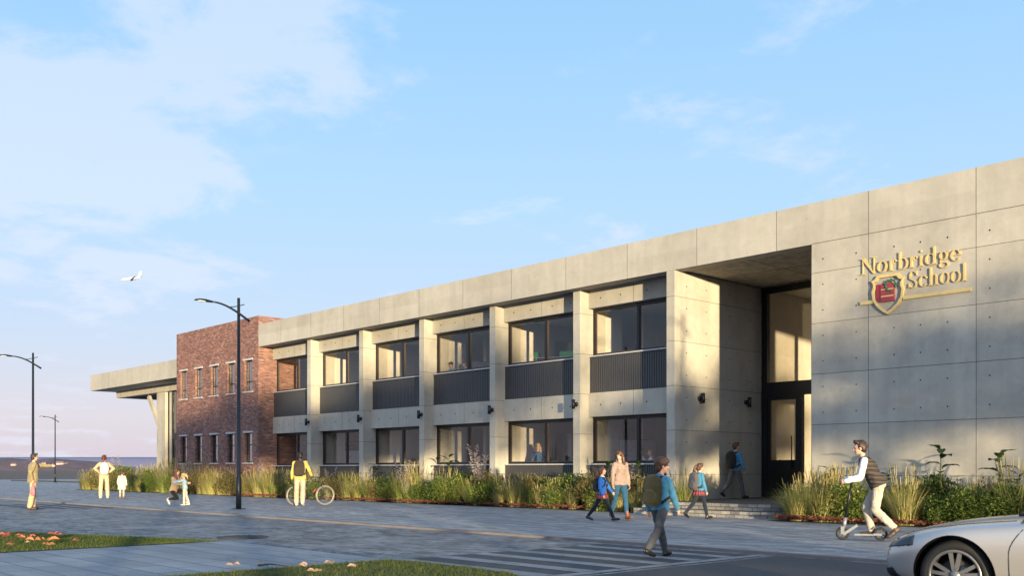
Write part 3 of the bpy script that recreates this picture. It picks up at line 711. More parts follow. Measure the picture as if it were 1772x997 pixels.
# sign-local coordinates: x from -12.2, z from 5.3
word('Norbridge', -.05, 2.42, .755, .40); word('School', 1.15, 2.55, .265, .40)
mb = MB(); mb.box(-.08, .28, -.04, 0, .015, .10); mb.box(1.02, 2.62, -.04, 0, .015, .10); mb.build('gold_bar', GOLD, sign)
def shield(k):
    half = [(0, .72), (.26, .72), (.33, .63), (.42, .60), (.37, .52), (.37, .44), (.41, .33), (.38, .12), (.27, -.05), (.12, -.18), (0, -.25)]
    pts = [(a * k, (b - .23) * k + .23) for a, b in half] + [(-a * k, (b - .23) * k + .23) for a, b in half[::-1][1:-1]]
    return [(a + .64, b - .04) for a, b in pts]
o_, i_ = shield(1.0), shield(.86); n = len(o_)
mb = MB(); v = [(a, d, b) for d in (0, -.06) for a, b in o_ + i_]
f = []
for i in range(n):
    j = (i + 1) % n; f += [(2 * n + i, 2 * n + j, 3 * n + j, 3 * n + i), (i, j, 2 * n + j, 2 * n + i), (n + i, n + j, 3 * n + j, 3 * n + i)]
mb.add(v, f); mb.build('shield', GOLD, sign)
RED = plain('crest_red', (.24, .035, .045), .6)
GREEN = plain('crest_green', (.02, .10, .05), .5)
mb = MB(); mb.prism([(.46, .02), (.80, .02), (.80, .42), (.46, .42)], 0, -.05); mb.prism([(.34, .08), (.455, .02), (.455, .42), (.34, .46)], 0, -.035, 1)
mb.prism([(.345, .465), (.455, .425), (.80, .425), (.74, .47)], 0, -.030); mb.prism([(.47, .14), (.79, .14), (.79, .165), (.47, .165)], 0, -.054, 2)
mb.prism([(.47, .31), (.79, .31), (.79, .33), (.47, .33)], 0, -.054, 2)
mb.build('crest_book', [RED, plain('crest_dark_red', (.22, .02, .035), .5), GOLD], sign)
mb = MB()
for k in range(16):
    a = R(-20 + 290 * k / 15); cx, cz = .72 + .13 * math.cos(a), .40 + .13 * math.sin(a)
    mb.ell((cx, -.062, cz), (.045, .006, .022), Matrix.Rotation(-(a + 1.2 + .6 * (-1) ** k), 3, 'Y'), 8, 5)
mb.build('crest_wreath', GREEN, sign)

# ------------------------------------------------------------------ wall lamps
def wall_lamp(loc, rz, label, group='black up and down lamps on the concrete'):
    t = thing('wall_lamp', label, 'wall lamp', loc, rz, group)      # faces local -y
    mb = MB(); mb.tube([(0, -.0, 0), (0, -.05, 0)], [.075, .07], 14); mb.tube([(0, -.05, 0), (0, -.12, 0)], .03, 8); mb.build('mount', BLACK, t)
    mb = MB(); mb.tube([(0, -.15, -.15), (0, -.15, .15)], .058, 14); mb.tube([(0, -.15, -.152), (0, -.15, -.14)], .061, 14); mb.tube([(0, -.15, .14), (0, -.15, .153)], .061, 14); mb.build('lamp_tube', BLACK, t)
ordn = ['first', 'second', 'third', 'fourth', 'fifth', 'sixth']
for i, x in enumerate(PILL):
    wall_lamp((x + .15, COLY - .002, 3.36), 0, 'black cylinder lamp on the %s concrete pillar from the brick block' % ordn[i])
wall_lamp((PIERR + .004, 24.2, 3.37), R(90), 'black cylinder lamp on the entrance side wall nearer the street')
wall_lamp((PIERR + .004, 26.6, 3.36), R(90), 'black cylinder lamp on the entrance side wall nearer the door')

# ------------------------------------------------------------------ street lamps
def street_lamp():
    t = thing('street_lamp', '', 'street lamp', (0, 0, 0), 0, 'dark street lamps along the pavement')   # arm towards local -y
    mb = MB(); mb.tube([(0, 0, .02), (0, 0, 1.0), (0, 0, 1.02), (0, 0, 6.63)], [.085, .085, .062, .045], 12); mb.build('pole', POLE, t)
    mb = MB(); mb.box(-.16, .16, -.16, .16, 0, .02); mb.build('base_plate', POLE, t)
    pts = []
    for k in range(13):
        u = k / 12; y = .34 - 1.24 * u; z = 5.93 + .62 * math.sin(u * 1.62) * .72 + .03 * u
        pts.append((.055, y, z))
    mb = MB(); mb.tube(pts, [.042 - .016 * k / 12 for k in range(13)], 8); mb.build('arm', POLE, t)
    mb = MB(); mb.tube([(-.05, .22, 6.46), (-.05, 0, 6.38), (-.04, -.22, 6.33), (.03, -.36, 6.31)], .016, 6); mb.build('brace', POLE, t)
    e = Vector(pts[-1]); rings = []
    for (dy, hw, h0, h1) in ((0, .03, -.03, .03), (-.10, .06, -.035, .045), (-.25, .11, -.03, .06), (-.42, .12, -.015, .055), (-.54, .08, -.02, .03), (-.58, .02, -.03, -.01)):
        rings.append([(e.x + hw * math.cos(R(a)), e.y + dy, e.z + ((h1 if math.sin(R(a)) > 0 else -h0) * math.sin(R(a)))) for a in range(0, 360, 30)])
    mb = MB(); mb.loft(rings); hd = mb.build('lamp_head', POLE, t)
    mb = MB(); mb.ell((e.x, e.y - .34, e.z - .018), (.085, .15, .03), None, 12, 6); mb.build('lens', plain('lamp_lens', (.75, .75, .72), .3), hd)
    return t
lp = street_lamp()
lamps = [((-28.76, 14.83, 0), 'dark curved arm street lamp in front of the brick block'), ((-48.7, 14.83, 0), 'dark curved arm street lamp behind the man in an olive jacket'),
         ((-102, 33.1, -.02), 'small distant street lamp at the far edge of the plaza'), ((-.55, 14.83, 0), 'street lamp outside the frame casting its shadow on the entrance wall')]
for i, (loc, lab) in enumerate(lamps):
    o = lp if i == 0 else copy_tree(lp)
    o.location = loc; o['label'] = lab
o.rotation_euler = (0, 0, R(0))

# ------------------------------------------------------------------ aeroplane
def aeroplane():
    p = _f * 1500 + _r * ((228 - 886) / FPX * 1500) + Vector((0, 0, CAMZ + (813 - 482) / FPX * 1500))
    t = thing('aeroplane', 'small white airliner with tall tail fin flying in the sky above the canopy', 'aeroplane', p, 0)
    ax = (-_r * .86 + -_f * .35 + Vector((0, 0, -.20))).normalized(); sd_ = Vector((0, 0, 1)).cross(ax).normalized(); up = ax.cross(sd_)
    t.rotation_euler = Matrix((ax, sd_, up)).transposed().to_euler()
    wm = plain('aeroplane_white', (.58, .58, .61), .4)
    dk = plain('aeroplane_belly', (.10, .09, .10), .5)
    mb = MB(); st = [(15, .2), (14, 1.0), (12, 1.7), (9, 2.0), (-6, 2.0), (-11, 1.3), (-15, .3)]
    mb.loft([[(x, r * math.cos(R(a)), r * math.sin(R(a)) + (.8 * max(0, -x - 6) / 9)) for a in range(0, 360, 24)] for x, r in st]); mb.build('fuselage', wm, t)
    for s in (-1, 1):
        mb = MB(); mb.prism([(3, 1.2 * s), (-2.0, 1.2 * s), (-7, 15 * s), (-5, 15 * s)], -.9, -.6, 0, lambda a, b, d: (a, b, d + abs(b) * .06)); mb.build('wing', dk, t)
        mb = MB(); mb.prism([(-10.5, .6 * s), (-13.6, .6 * s), (-15.4, 6 * s), (-13.8, 6 * s)], .9, 1.1, 0, lambda a, b, d: (a, b, d)); mb.build('tailplane', dk, t)
        mb = MB(); mb.tube([(2.2, 5 * s, -1.7), (1.4, 5 * s, -1.7), (-1.8, 5 * s, -1.6)], [.9, 1.0, .6], 12); mb.build('engine', dk, t)
    mb = MB(); mb.prism([(-9, 1.2), (-13.8, 1.2), (-15.6, 8.6), (-13.2, 8.6)], -.2, .2, 0, lambda a, b, d: (a, d, b)); mb.build('tail_fin', wm, t)
aeroplane()

# ------------------------------------------------------------------ people
SKIN = {'fair': plain('fair_skin', (.52, .30, .22), .55, var=.06), 'tan': plain('tan_skin', (.40, .22, .15), .55, var=.06), 'dark': plain('dark_skin', (.14, .075, .05), .55, var=.06)}
HAIRM = {}
def hairmat(col):
    if col not in HAIRM:
        m, t, b = new_mat('hair', col, .45, 0, .5); v = coords(t, (60, 60, 8)); n = noise(t, v, 1.0, 4, .6, .5)
        L(t, ramp(t, n, [(.3, tuple(c * .55 for c in col)), (.7, tuple(c * 1.35 for c in col))]), b.inputs['Base Color']); bump(t, b, n, .5, .02); HAIRM[col] = m
    return HAIRM[col]
EYE = plain('eye', (.02, .015, .012), .2); LIP = plain('lip', (.36, .12, .10), .5)
FAB = {}
def fab(name, col):
    k = (name, col)
    if k not in FAB: FAB[k] = fabric(name, col)
    return FAB[k]
m_, t_, b_ = new_mat('red_plaid', (.3, .03, .04), .9)
v_ = coords(t_)
s_ = N(t_, 'ShaderNodeSeparateXYZ'); L(t_, v_, s_.inputs[0])
ang = mathn(t_, 'ARCTAN2', s_.outputs[1], s_.outputs[0])
h1 = mathn(t_, 'PINGPONG', mathn(t_, 'MULTIPLY', ang, 2.9), .5); h2 = mathn(t_, 'PINGPONG', mathn(t_, 'MULTIPLY', s_.outputs[2], 11), .5)
k1 = mathn(t_, 'GREATER_THAN', h1, .30); k2 = mathn(t_, 'GREATER_THAN', h2, .30)
pl = mixc(t_, mathn(t_, 'MULTIPLY', k1, .75), (.34, .03, .045), (.015, .03, .035)); pl = mixc(t_, mathn(t_, 'MULTIPLY', k2, .75), pl, (.015, .03, .035))
L(t_, pl, b_.inputs['Base Color']); PLAID = m_
def dirv(a, b): a, b = R(a), R(b); return Vector((math.sin(a) * math.cos(b), math.sin(b), -math.cos(a) * math.cos(b)))
CLD = bpy.data.textures.new('folds', 'CLOUDS'); CLD.noise_scale = .10; CLD.noise_depth = 1
def fuse(mb, name, mat, voxel, parent, it=4, fac=.5, fold=0.0):
    "one continuous surface from overlapping shapes"
    me = mb.mesh(name, mat); o = bpy.data.objects.new(name, me); C.objects.link(o)
    r = o.modifiers.new('r', 'REMESH'); r.mode = 'VOXEL'; r.voxel_size = voxel; r.use_smooth_shade = True
    s = o.modifiers.new('s', 'SMOOTH'); s.iterations = it; s.factor = fac
    if fold:
        d_ = o.modifiers.new('d', 'DISPLACE'); d_.texture = CLD; d_.strength = fold; d_.mid_level = .5; d_.texture_coords = 'LOCAL'
    me2 = evaluated(o, name); o.modifiers.clear(); o.data = me2; bpy.data.meshes.remove(me)
    if len(me2.materials) == 0: me2.materials.append(mat)
    if parent is not None: o.parent = parent
    return o
def person(label, H, loc, yaw, pose, look, group=None, name='person', detail=1.0):
    """figure facing local +x, left = +y; pose angles in degrees, forward positive"""
    t = thing(name, label, 'person', loc, R(yaw), group)
    kid = look.get('kid', 0.0); hs = 1 + .16 * kid
    lean = pose.get('lean', 0); up = Vector((math.sin(R(lean)), 0, math.cos(R(lean)))); fw = Vector((math.cos(R(lean)), 0, -math.sin(R(lean))))
    M = Matrix((fw, Vector((0, 1, 0)), up)).transposed()
    fem = look.get('fem', False)
    hipw, shw, tl = .052 * H, (.098 if fem else .112) * H * (1 - .06 * kid), .285 * H * (1 - .05 * kid)
    th, sh = .245 * H * (1 - .03 * kid), .245 * H * (1 - .03 * kid)
    bulk = look.get('bulk', 1.0)
    vox = .011
    body, top, bot = MB(), MB(), MB()
    P = Vector((0, 0, 0)); feet = []; shoes = []
    lj = {}
    for s, key in ((1, 'L'), (-1, 'R')):
        a, k, ab, fp = pose['leg' + key]
        hip = P + M @ Vector((0, s * hipw, -.01 * H)) * 1.0
        kn = hip + dirv(a, s * ab) * th; an = kn + dirv(a - k, s * ab * .4) * sh
        fd = Vector((math.cos(R(fp)), s * .12, math.sin(R(fp)))).normalized()
        dn = Vector((math.sin(R(fp)), 0, -math.cos(R(fp))))
        heel = an + dn * .030 * H - fd * .022 * H; toe = an + dn * .036 * H + fd * .105 * H
        lj[key] = (hip, kn, an, heel, toe, fd, dn)
        g = (1.0 if not fem else .95) * bulk
        for mb, e in ((body, 0.0), (bot, 1.0)):
            q = e * .011 * (H / 1.7); lo = look.get('loose', 1.0) if e else 1.0
            mb.cap(hip, kn, .050 * H * g + q, .031 * H * g * lo + q, 14); mb.cap(kn, kn.lerp(an, .35), .031 * H * g * lo + q, .032 * H * g * lo + q, 14)
            mb.cap(kn.lerp(an, .35), an if not e else an + (kn - an) * .03, .032 * H * g * lo + q, (.020 * H if not e else .022 * H * lo * lo) + q, 14)
        body.cap(heel, toe, .020 * H, .014 * H, 10)
        sb = MB(); w = .028 * H
        sb.cap(heel + fd * .008 * H, toe - fd * .012 * H, w, w * .80, 12); sb.cap(toe - fd * .05 * H, toe, w * .95, w * .62, 12); sb.cap(an - dn * (.012 + look.get('boot', 0) * .05) * H, heel.lerp(toe, .25), .027 * H, .030 * H, 12)
        zcut = [None]
        shoes.append((sb, key))
        feet.append(min((heel + dn * .012 * H).z, (toe + dn * .012 * H).z, heel.z, toe.z) - .020 * H)
    drop = -min(feet)
    def ring(f, rx, ry, n=20, xo=0):
        c = P + up * (tl * f) + fw * xo * H
        return [c + fw * (rx * H * math.cos(2 * math.pi * k / n)) + Vector((0, ry * H * math.sin(2 * math.pi * k / n), 0)) for k in range(n)]
    wst = .070 if fem else .080
    prof = [(-.16, .050, .072), (-.05, .064, .094), (.12, .064, .093), (.42, .055 * bulk, wst * bulk), (.68, .066 * bulk, .090 if fem else .100), (.88, .056, .096 if fem else .108), (1.0, .040, .070), (1.07, .030, .036)]
    if kid: prof = [(f, a * (1 + .08 * kid), b * .97) for f, a, b in prof]
    body.loft([ring(f, a, b) for f, a, b in prof])
    hem = look.get('hem', -.10)
    q = .012 + look.get('puff', 0.0)
    tp = [(hem - .02, .060 + q, .088 + q), (hem, .066 + q, .096 + q)] + [(f, a + q * (1.0 if f < .9 else .55), b + q * (.9 if f < .9 else .5)) for f, a, b in prof[2:]]
    top.loft([ring(f, a, b) for f, a, b in tp])
    bot.loft([ring(f, a + .007, b + .007) for f, a, b in [(-.18, .045, .07), (-.05, .066, .097), (.10, .066, .094), (.2, .062, .088)]])
    if fem and not kid:
        for s in (-1, 1):
            c = P + up * tl * .70 + fw * .052 * H + Vector((0, s * .042 * H, 0)); top.ell(c, (.036 * H, .036 * H, .04 * H), M); body.ell(c, (.030 * H, .030 * H, .034 * H), M)
    sleeve = MB() if look.get('sleeves') else top
    hands = {}
    for s, key in ((1, 'L'), (-1, 'R')):
        a, ab, e, ab2 = pose['arm' + key]
        so_ = P + up * tl * .93 + Vector((0, s * shw * .93, 0))
        el = so_ + dirv(a, s * ab) * .172 * H; wr = el + dirv(a + e, s * ab2) * .140 * H
        body.cap(so_, el, .027 * H, .022 * H, 12); body.cap(el, wr, .022 * H, .014 * H, 12)
        body.cap(P + up * tl * .90 + Vector((0, s * shw * .5, 0)), so_, .033 * H, .030 * H, 12)
        qq = .008 + look.get('puff', 0) * .5
        top.cap(P + up * tl * .89 + Vector((0, s * shw * .5, 0)), so_, .038 * H + qq * .5, (.034 if not look.get('vest') else .028) * H + qq * .5, 12)
        sl = look.get('sleeve_len', 1.0)
        if not (look.get('vest') and sleeve is top):
            sleeve.cap(so_, el, .031 * H + qq, .027 * H + qq, 12)
            if sl > .5: sleeve.cap(el, el.lerp(wr, .95), .027 * H + qq, .019 * H + qq, 12)
        # hand: palm, four fingers of unequal length, thumb from the palm's side
        d = (wr - el).normalized(); side = Vector((0, 1, 0)) * s
        nrm = d.cross(Vector((1, 0, 0)) if abs(d.x) < .8 else Vector((0, 0, 1))).normalized()   # palm normal roughly across
        acr = d.cross(nrm).normalized()
        if acr.x < 0: acr = -acr
        inw = -side - d * (-side).dot(d); inw.normalize()
        acr = d.cross(inw).normalized()
        if acr.x < 0: acr = -acr
        pc = wr + d * .022 * H
        body.ell(pc, (.022 * H, .019 * H, .009 * H), Matrix((d, acr, d.cross(acr))).transposed(), 12, 8)
        curl = pose.get('curl', 28)
        for fi, (off, ln) in enumerate(((.0135, .040), (.0045, .045), (-.0045, .042), (-.0135, .033))):
            b0 = pc + d * .014 * H + acr * off * H
            d1 = (d * math.cos(R(curl)) + inw * math.sin(R(curl))).normalized(); d2 = (d * math.cos(R(curl * 2.1)) + inw * math.sin(R(curl * 2.1))).normalized()
            m1 = b0 + d1 * ln * .5 * H; body.cap(b0, m1, .0052 * H, .0048 * H, 8); body.cap(m1, m1 + d2 * ln * .5 * H, .0048 * H, .0040 * H, 8)
        tb = pc - d * .006 * H + acr * .014 * H; tm = tb + (acr * .7 + d * .6 + inw * .3).normalized() * .022 * H
        body.cap(tb, tm, .0062 * H, .0055 * H, 8); body.cap(tm, tm + (d * .9 + inw * .45).normalized() * .018 * H, .0055 * H, .0042 * H, 8)
        hands[key] = (wr, pc, d)
    # neck and head
    hy, hp = pose.get('head', (0, 0))
    nb = P + up * tl * 1.0; nd = (up * .8 + Vector((0, 0, 1)) * .6).normalized()
    HR = Matrix.Rotation(R(hy), 3, 'Z') @ Matrix.Rotation(R(hp), 3, 'Y')
    hc = nb + nd * .052 * H + HR @ Vector((.012 * H, 0, .058 * H * hs))
    body.cap(nb - nd * .02 * H, hc - HR @ Vector((.008 * H, 0, .03 * H)), .031 * H, .028 * H * hs, 12)
    k = H * hs
    def hv(x, y, z): return hc + HR @ (Vector((x, y, z)) * k)
    body.ell(hv(-.004, 0, .014), (.057 * k, .045 * k, .053 * k), HR, 18, 12)
    body.ell(hv(.014, 0, -.016), (.040 * k, .036 * k, .046 * k), HR, 16, 10); body.ell(hv(.030, 0, -.046), (.018 * k, .020 * k, .016 * k), HR, 10, 8)
    body.cap(hv(.050, 0, .004), hv(.060, 0, -.014), .006 * k, .009 * k, 8); body.ell(hv(.048, 0, .016), (.008 * k, .030 * k, .007 * k), HR, 10, 6)
    for s in (-1, 1): body.ell(hv(-.004, s * .045, -.006), (.011 * k, .006 * k, .017 * k), HR, 10, 8)
    bo = fuse(body, 'body', look['skin'], .0062 if detail >= 1 else .0095, t, 3, .45)
    for s in (-1, 1):
        mb = MB(); mb.ell(hv(.0525, s * .019, .006), (.004 * k, .0075 * k, .0042 * k), HR, 8, 6); mb.build('eye', EYE, t)
    mb = MB(); mb.ell(hv(.0535, 0, -.030), (.004 * k, .013 * k, .0035 * k), HR, 8, 6); mb.build('mouth', LIP, t)
    # hair
    st = look.get('hair', 'short'); hm = hairmat(look['haircol'])
    mb = MB(); mb.ell(hv(-.014, 0, .022), (.060 * k, .0505 * k, .056 * k), HR, 18, 12)
    mb.cap(hv(.020, .026, .058), hv(.024, -.026, .060), .018 * k, .020 * k, 10)
    mb.ell(hv(-.030, 0, -.006), (.036 * k, .044 * k, .050 * k), HR, 14, 10)
    if st == 'mop':
        mb.ell(hv(-.008, 0, .034), (.066 * k, .056 * k, .054 * k), HR, 16, 10); mb.cap(hv(.030, .03, .040), hv(.040, -.03, .044), .020 * k, .020 * k, 10)
    if st == 'quiff': mb.cap(hv(.030, .020, .062), hv(.036, -.02, .064), .021 * k, .021 * k, 10); mb.cap(hv(-.03, 0, .06), hv(.04, 0, .072), .022 * k, .018 * k, 10)
    if st in ('long', 'ponytail'):
        for s in (-1, 1): mb.cap(hv(.006, s * .042, .022), hv(-.010, s * .044, -.03), .017 * k, .016 * k, 10)
    if st == 'long':
        mb.ell(hv(-.012, 0, .026), (.066 * k, .058 * k, .058 * k), HR, 16, 10)
        for s in (-1, 1):
            mb.cap(hv(-.010, s * .048, .0), hv(.0, s * .058, -.105), .026 * k, .026 * k, 10); mb.cap(hv(.0, s * .058, -.105), hv(.024, s * .050, -.185), .026 * k, .012 * k, 10)
        mb.cap(hv(-.036, 0, -.01), hv(-.048, 0, -.13), .040 * k, .034 * k, 12)
    if st == 'ponytail':
        mb.ell(hv(-.068, 0, .024), (.022 * k, .022 * k, .022 * k), HR, 10, 8); mb.cap(hv(-.075, 0, .018), hv(-.098, .006, -.045), .022 * k, .024 * k, 10); mb.cap(hv(-.098, .006, -.045), hv(-.095, .01, -.115), .024 * k, .008 * k, 10)
    if st == 'bun': mb.ell(hv(-.066, 0, .040), (.028 * k, .030 * k, .028 * k), HR, 12, 8); mb.cap(hv(-.05, 0, .0), hv(-.056, 0, -.07), .03 * k, .016 * k, 10)
    fuse(mb, 'hair', hm, .008, t, 2, .4, .022)
    # clothes
    if look.get('hood'):
        c = P + up * tl * 1.0 - fw * .045 * H
        top.ell(c, (.050 * H, .070 * H, .032 * H), M @ Matrix.Rotation(R(-25), 3, 'Y'), 16, 10); top.cap(c + Vector((0, .055 * H, .004 * H)) + fw * .04 * H, c + Vector((0, -.055 * H, .004 * H)) + fw * .04 * H, .026 * H, .026 * H, 10)
    if look.get('collar'):
        mb = MB(); mb.loft([[P + up * tl * f + fw * (a * H * math.cos(2 * math.pi * i / 16) + .002) + Vector((0, a * 1.1 * H * math.sin(2 * math.pi * i / 16), 0)) for i in range(16)] for f, a in ((.98, .047), (1.10, .040))]); mb.build('collar', fab('white_collar', (.72, .72, .74)), t)
    fuse(top, look.get('topname', 'jacket'), look['top'], vox, t, 3, .45, .030)
    if sleeve is not top: fuse(sleeve, 'shirt_sleeves', look['sleeves'], vox, t, 3, .45, .028)
    if look.get('skirt'):
        sk = MB(); n = 28; rr = []
        for f, r0 in ((.16, .068), (.0, .088), (-.20, .104), (-.40, .122), (-.41, .112)):
            rr.append([P + up * tl * f + Vector((r0 * H * (.9 if i % 2 else 1.0) * math.cos(2 * math.pi * i / n) , r0 * 1.12 * H * (.93 if i % 2 else 1.0) * math.sin(2 * math.pi * i / n), 0)) for i in range(n)])
        sk.loft(rr, 0, False); sk.build('skirt', PLAID, t)
    if look.get('coat'):
        sk = MB(); n = 24
        sk.loft([[P + up * tl * f + Vector((r0 * H * math.cos(2 * math.pi * i / n), r0 * 1.15 * H * math.sin(2 * math.pi * i / n), 0)) for i in range(n)] for f, r0 in ((.3, .085), (.0, .115), (-.45, .125), (-.85, .13), (-.86, .1))]); fuse(sk, 'coat_skirt', look['top'], vox, t, 3, .4)
    fuse(bot, look.get('botname', 'trousers'), look['bottom'], vox, t, 3, .4, .0 if look.get('skirt') else .026)
    for sb, key in shoes: fuse(sb, look.get('shoename', 'shoe'), look['shoe'], .008, t, 2, .4)
    for ch in t.children: ch.location = (ch.location[0], ch.location[1], ch.location[2] + drop)
    bpy.context.view_layer.update()
    t['_geo'] = 0; del t['_geo']
    return t, dict(P=P + Vector((0, 0, drop)), up=up, fw=fw, M=M, tl=tl, H=H, drop=drop, hands={k: (v[0] + Vector((0, 0, drop)), v[1] + Vector((0, 0, drop)), v[2]) for k, v in hands.items()})
def backpack(pers, info, label, col, size=1.0, acc=None):
    t = thing('backpack', label, 'backpack', pers.location, pers.rotation_euler.z, 'backpacks worn on the back')
    P, up, fw, M, tl, H = (info[k] for k in ('P', 'up', 'fw', 'M', 'tl', 'H'))
    o0 = P + up * tl * .52 - fw * .088 * H; w, h, d = .105 * H * size, .155 * H * size, .075 * H * size
    mt = fab('backpack_cloth', col); dk = fab('backpack_dark', tuple(c * .5 for c in col) if acc is None else acc)
    def sup(cx, hw, hh, dd):   # rounded block bulging outwards
        mb = MB(); rings = []
        for k, (dx, sc) in enumerate(((0.0, .86), (-.15, .97), (-.5, 1.0), (-.8, .93), (-.95, .80), (-1.0, .55))):
            ring = []
            for i in range(28):
                a = 2 * math.pi * i / 28; c, s = math.cos(a), math.sin(a)
                y = hw * sc * math.copysign(abs(c) ** .55, c); z = hh * sc * math.copysign(abs(s) ** .6, s)
                if z > 0: y *= 1 - .18 * (z / hh) ** 2
                ring.append(cx + fw * dx * dd + Vector((0, y, 0)) + up * z)
            rings.append(ring)
        mb.loft(rings); return mb
    sup(o0, w, h, d).build('bag', mt, t)
    sup(o0 - fw * d * .80 - up * h * .38, w * .78, h * .42, d * .42).build('pocket', mt, t)
    mb = MB(); z = -up * h * .02
    mb.tube([o0 - fw * d * .99 + z + Vector((0, y, 0)) for y in (-w * .62, 0, w * .62)], .004 * H, 6); mb.build('zip', dk, t)
    mb = MB(); mb.tube([o0 + up * h * .98 + Vector((0, y, 0)) + up * q - fw * .01 * H for y, q in ((-.02 * H, -.005 * H), (-.012 * H, .018 * H), (.012 * H, .018 * H), (.02 * H, -.005 * H))], .005 * H, 6); mb.build('handle', dk, t)
    for s in (-1, 1):
        y = s * .058 * H; yy = s * .066 * H
        pts = [o0 + up * h * .85 + Vector((0, y, 0)), P + up * tl * 1.045 - fw * .02 * H + Vector((0, y, 0)), P + up * tl * 1.02 + fw * .045 * H + Vector((0, yy, 0)), P + up * tl * .80 + fw * .088 * H + Vector((0, yy, 0)),
               P + up * tl * .50 + fw * .080 * H + Vector((0, s * .082 * H, 0)), P + up * tl * .32 + fw * .02 * H + Vector((0, s * .108 * H, 0)), o0 - up * h * .75 + Vector((0, s * w * .9, 0))]
        mb = MB(); mb.tube(pts, .0125 * H, 6); mb.build('strap', dk, t)
    return t
TEAL = (.05, .18, .305); NAVY = (.012, .018, .032)
BROWN = (.075, .032, .016); DBROWN = (.035, .016, .010); BLOND = (.40, .25, .11); AUBURN = (.13, .042, .018)
FAIR, TAN, DARK = SKIN['fair'], SKIN['tan'], SKIN['dark']
walk = lambda s=1.0: dict(legL=(-22 * s, 28 * s, 2, -22 * s), legR=(24 * s, 6 * s, 2, 8 * s), armL=(16 * s, 8, 14, 2), armR=(-16 * s, 8, 14, 2))
VIEW = lambda px: math.degrees(math.atan2(*( (_f + _r * ((px - 886) / FPX)).yx)))     # azimuth looking away from the camera
grey = fab('grey_trousers', (.075, .075, .08)); blackshoe = plain('black_shoe', (.012, .011, .012), .4); brownboot = plain('tan_boot', (.24, .085, .030), .5)
whiteshoe = plain('white_trainer', (.48, .46, .44), .6)
tealm = fab('teal_hoodie', TEAL)
# boy crossing in the foreground
b1, i1 = person('boy in teal hoodie and grey trousers crossing the road with an olive backpack', 1.47, ground_at(1141, 967, RZ), VIEW(1141) - 38,
    dict(legL=(23, 4, 2, 4), legR=(-24, 18, 2, -20), armL=(-10, 9, 10, 3), armR=(12, 10, 14, 4), head=(-32, 0), lean=4),
    dict(skin=FAIR, haircol=BROWN, hair='mop', top=tealm, topname='hoodie', hood=1, bottom=grey, shoe=blackshoe, kid=.75, loose=1.12, hem=-.16, puff=.004), 'pupils and parents walking to the entrance')
backpack(b1, i1, 'olive green backpack worn by the boy crossing the road', (.035, .036, .018), 1.02)
# girl and mother holding hands
g1, i2 = person('girl in bright blue jacket and red plaid skirt holding the hand of a woman', 1.33, ground_at(1034, 902), VIEW(1034) - 108,
    dict(legL=(25, 2, 1, 6), legR=(-24, 14, 1, -18), armL=(20, 34, 10, 26), armR=(-2, 8, 26, 2), head=(24, -12), lean=0),
    dict(skin=FAIR, haircol=BROWN, hair='ponytail', top=fab('blue_jacket', (.015, .11, .42)), topname='jacket', collar=1, bottom=fab('navy_tights', NAVY), botname='tights', skirt=1, shoe=blackshoe, kid=.7, fem=True, hem=-.06), 'pupils and parents walking to the entrance')
backpack(g1, i2, 'black backpack worn by the girl in the bright blue jacket', (.012, .012, .014), .85)
m1, i3 = person('woman with long brown hair in beige sweater and blue jeans leading a girl', 1.68, ground_at(1073, 901), VIEW(1073) - 150,
    dict(legL=(18, 4, -2, 8), legR=(-16, 16, -3, -20), armL=(4, 9, 8, 4), armR=(6, 14, 12, 10), head=(-52, 12), lean=0),
    dict(skin=FAIR, haircol=(.055, .020, .011), hair='long', top=fab('beige_sweater', (.27, .195, .165)), topname='sweater', bottom=fab('blue_jeans', (.018, .075, .15)), botname='jeans', shoe=brownboot, shoename='boot', boot=.9, fem=True, hem=-.12), 'pupils and parents walking to the entrance')
# bring the two joined hands together
def world_hand(t, info, key): return Matrix.Translation(t.location) @ Matrix.Rotation(t.rotation_euler.z, 4, 'Z') @ info['hands'][key][1]
ha = world_hand(g1, i2, 'L'); hb = min((world_hand(m1, i3, k) for k in 'LR'), key=lambda h: (h - ha).length)
dl = hb - ha; print('HANDS', tuple(dl)); dl.z = 0
for o in [g1] + [o for o in C.objects if o.name.startswith('backpack') and o.parent is None and (o.location - g1.location).length < 1e-4]: o.location = o.location + dl
# girl at the steps
g2, i4 = person('girl in teal hoodie and red plaid skirt walking towards the entrance steps', 1.40, ground_at(1209, 899), VIEW(1209) - 52,
    dict(legL=(-16, 30, 1, -34), legR=(20, 6, 1, 4), armL=(18, 8, 14, 2), armR=(6, 7, 16, 2), head=(-22, 2), lean=3),
    dict(skin=FAIR, haircol=BROWN, hair='ponytail', top=tealm, topname='hoodie', hood=1, collar=1, bottom=fab('navy_tights', NAVY), botname='tights', skirt=1, shoe=blackshoe, kid=.6, fem=True, hem=-.06), 'pupils and parents walking to the entrance')
backpack(g2, i4, 'grey backpack worn by the girl by the steps', (.075, .07, .075), 1.05)
# boy on the platform
b2, i5 = person('boy in teal hoodie and grey trousers walking on top of the entrance steps', 1.70, ground_at(1272, 864, .36), VIEW(1272) - 42,
    dict(legL=(-20, 26, 2, -26), legR=(20, 4, 2, 4), armL=(12, 8, 12, 3), armR=(8, 8, 12, 3), head=(-20, 0), lean=3),
    dict(skin=FAIR, haircol=BROWN, hair='short', top=tealm, topname='hoodie', hood=1, bottom=grey, shoe=blackshoe, kid=.3, loose=1.05), 'pupils and parents walking to the entrance')
backpack(b2, i5, 'black backpack worn by the boy on the entrance steps', (.014, .014, .016), 1.05)

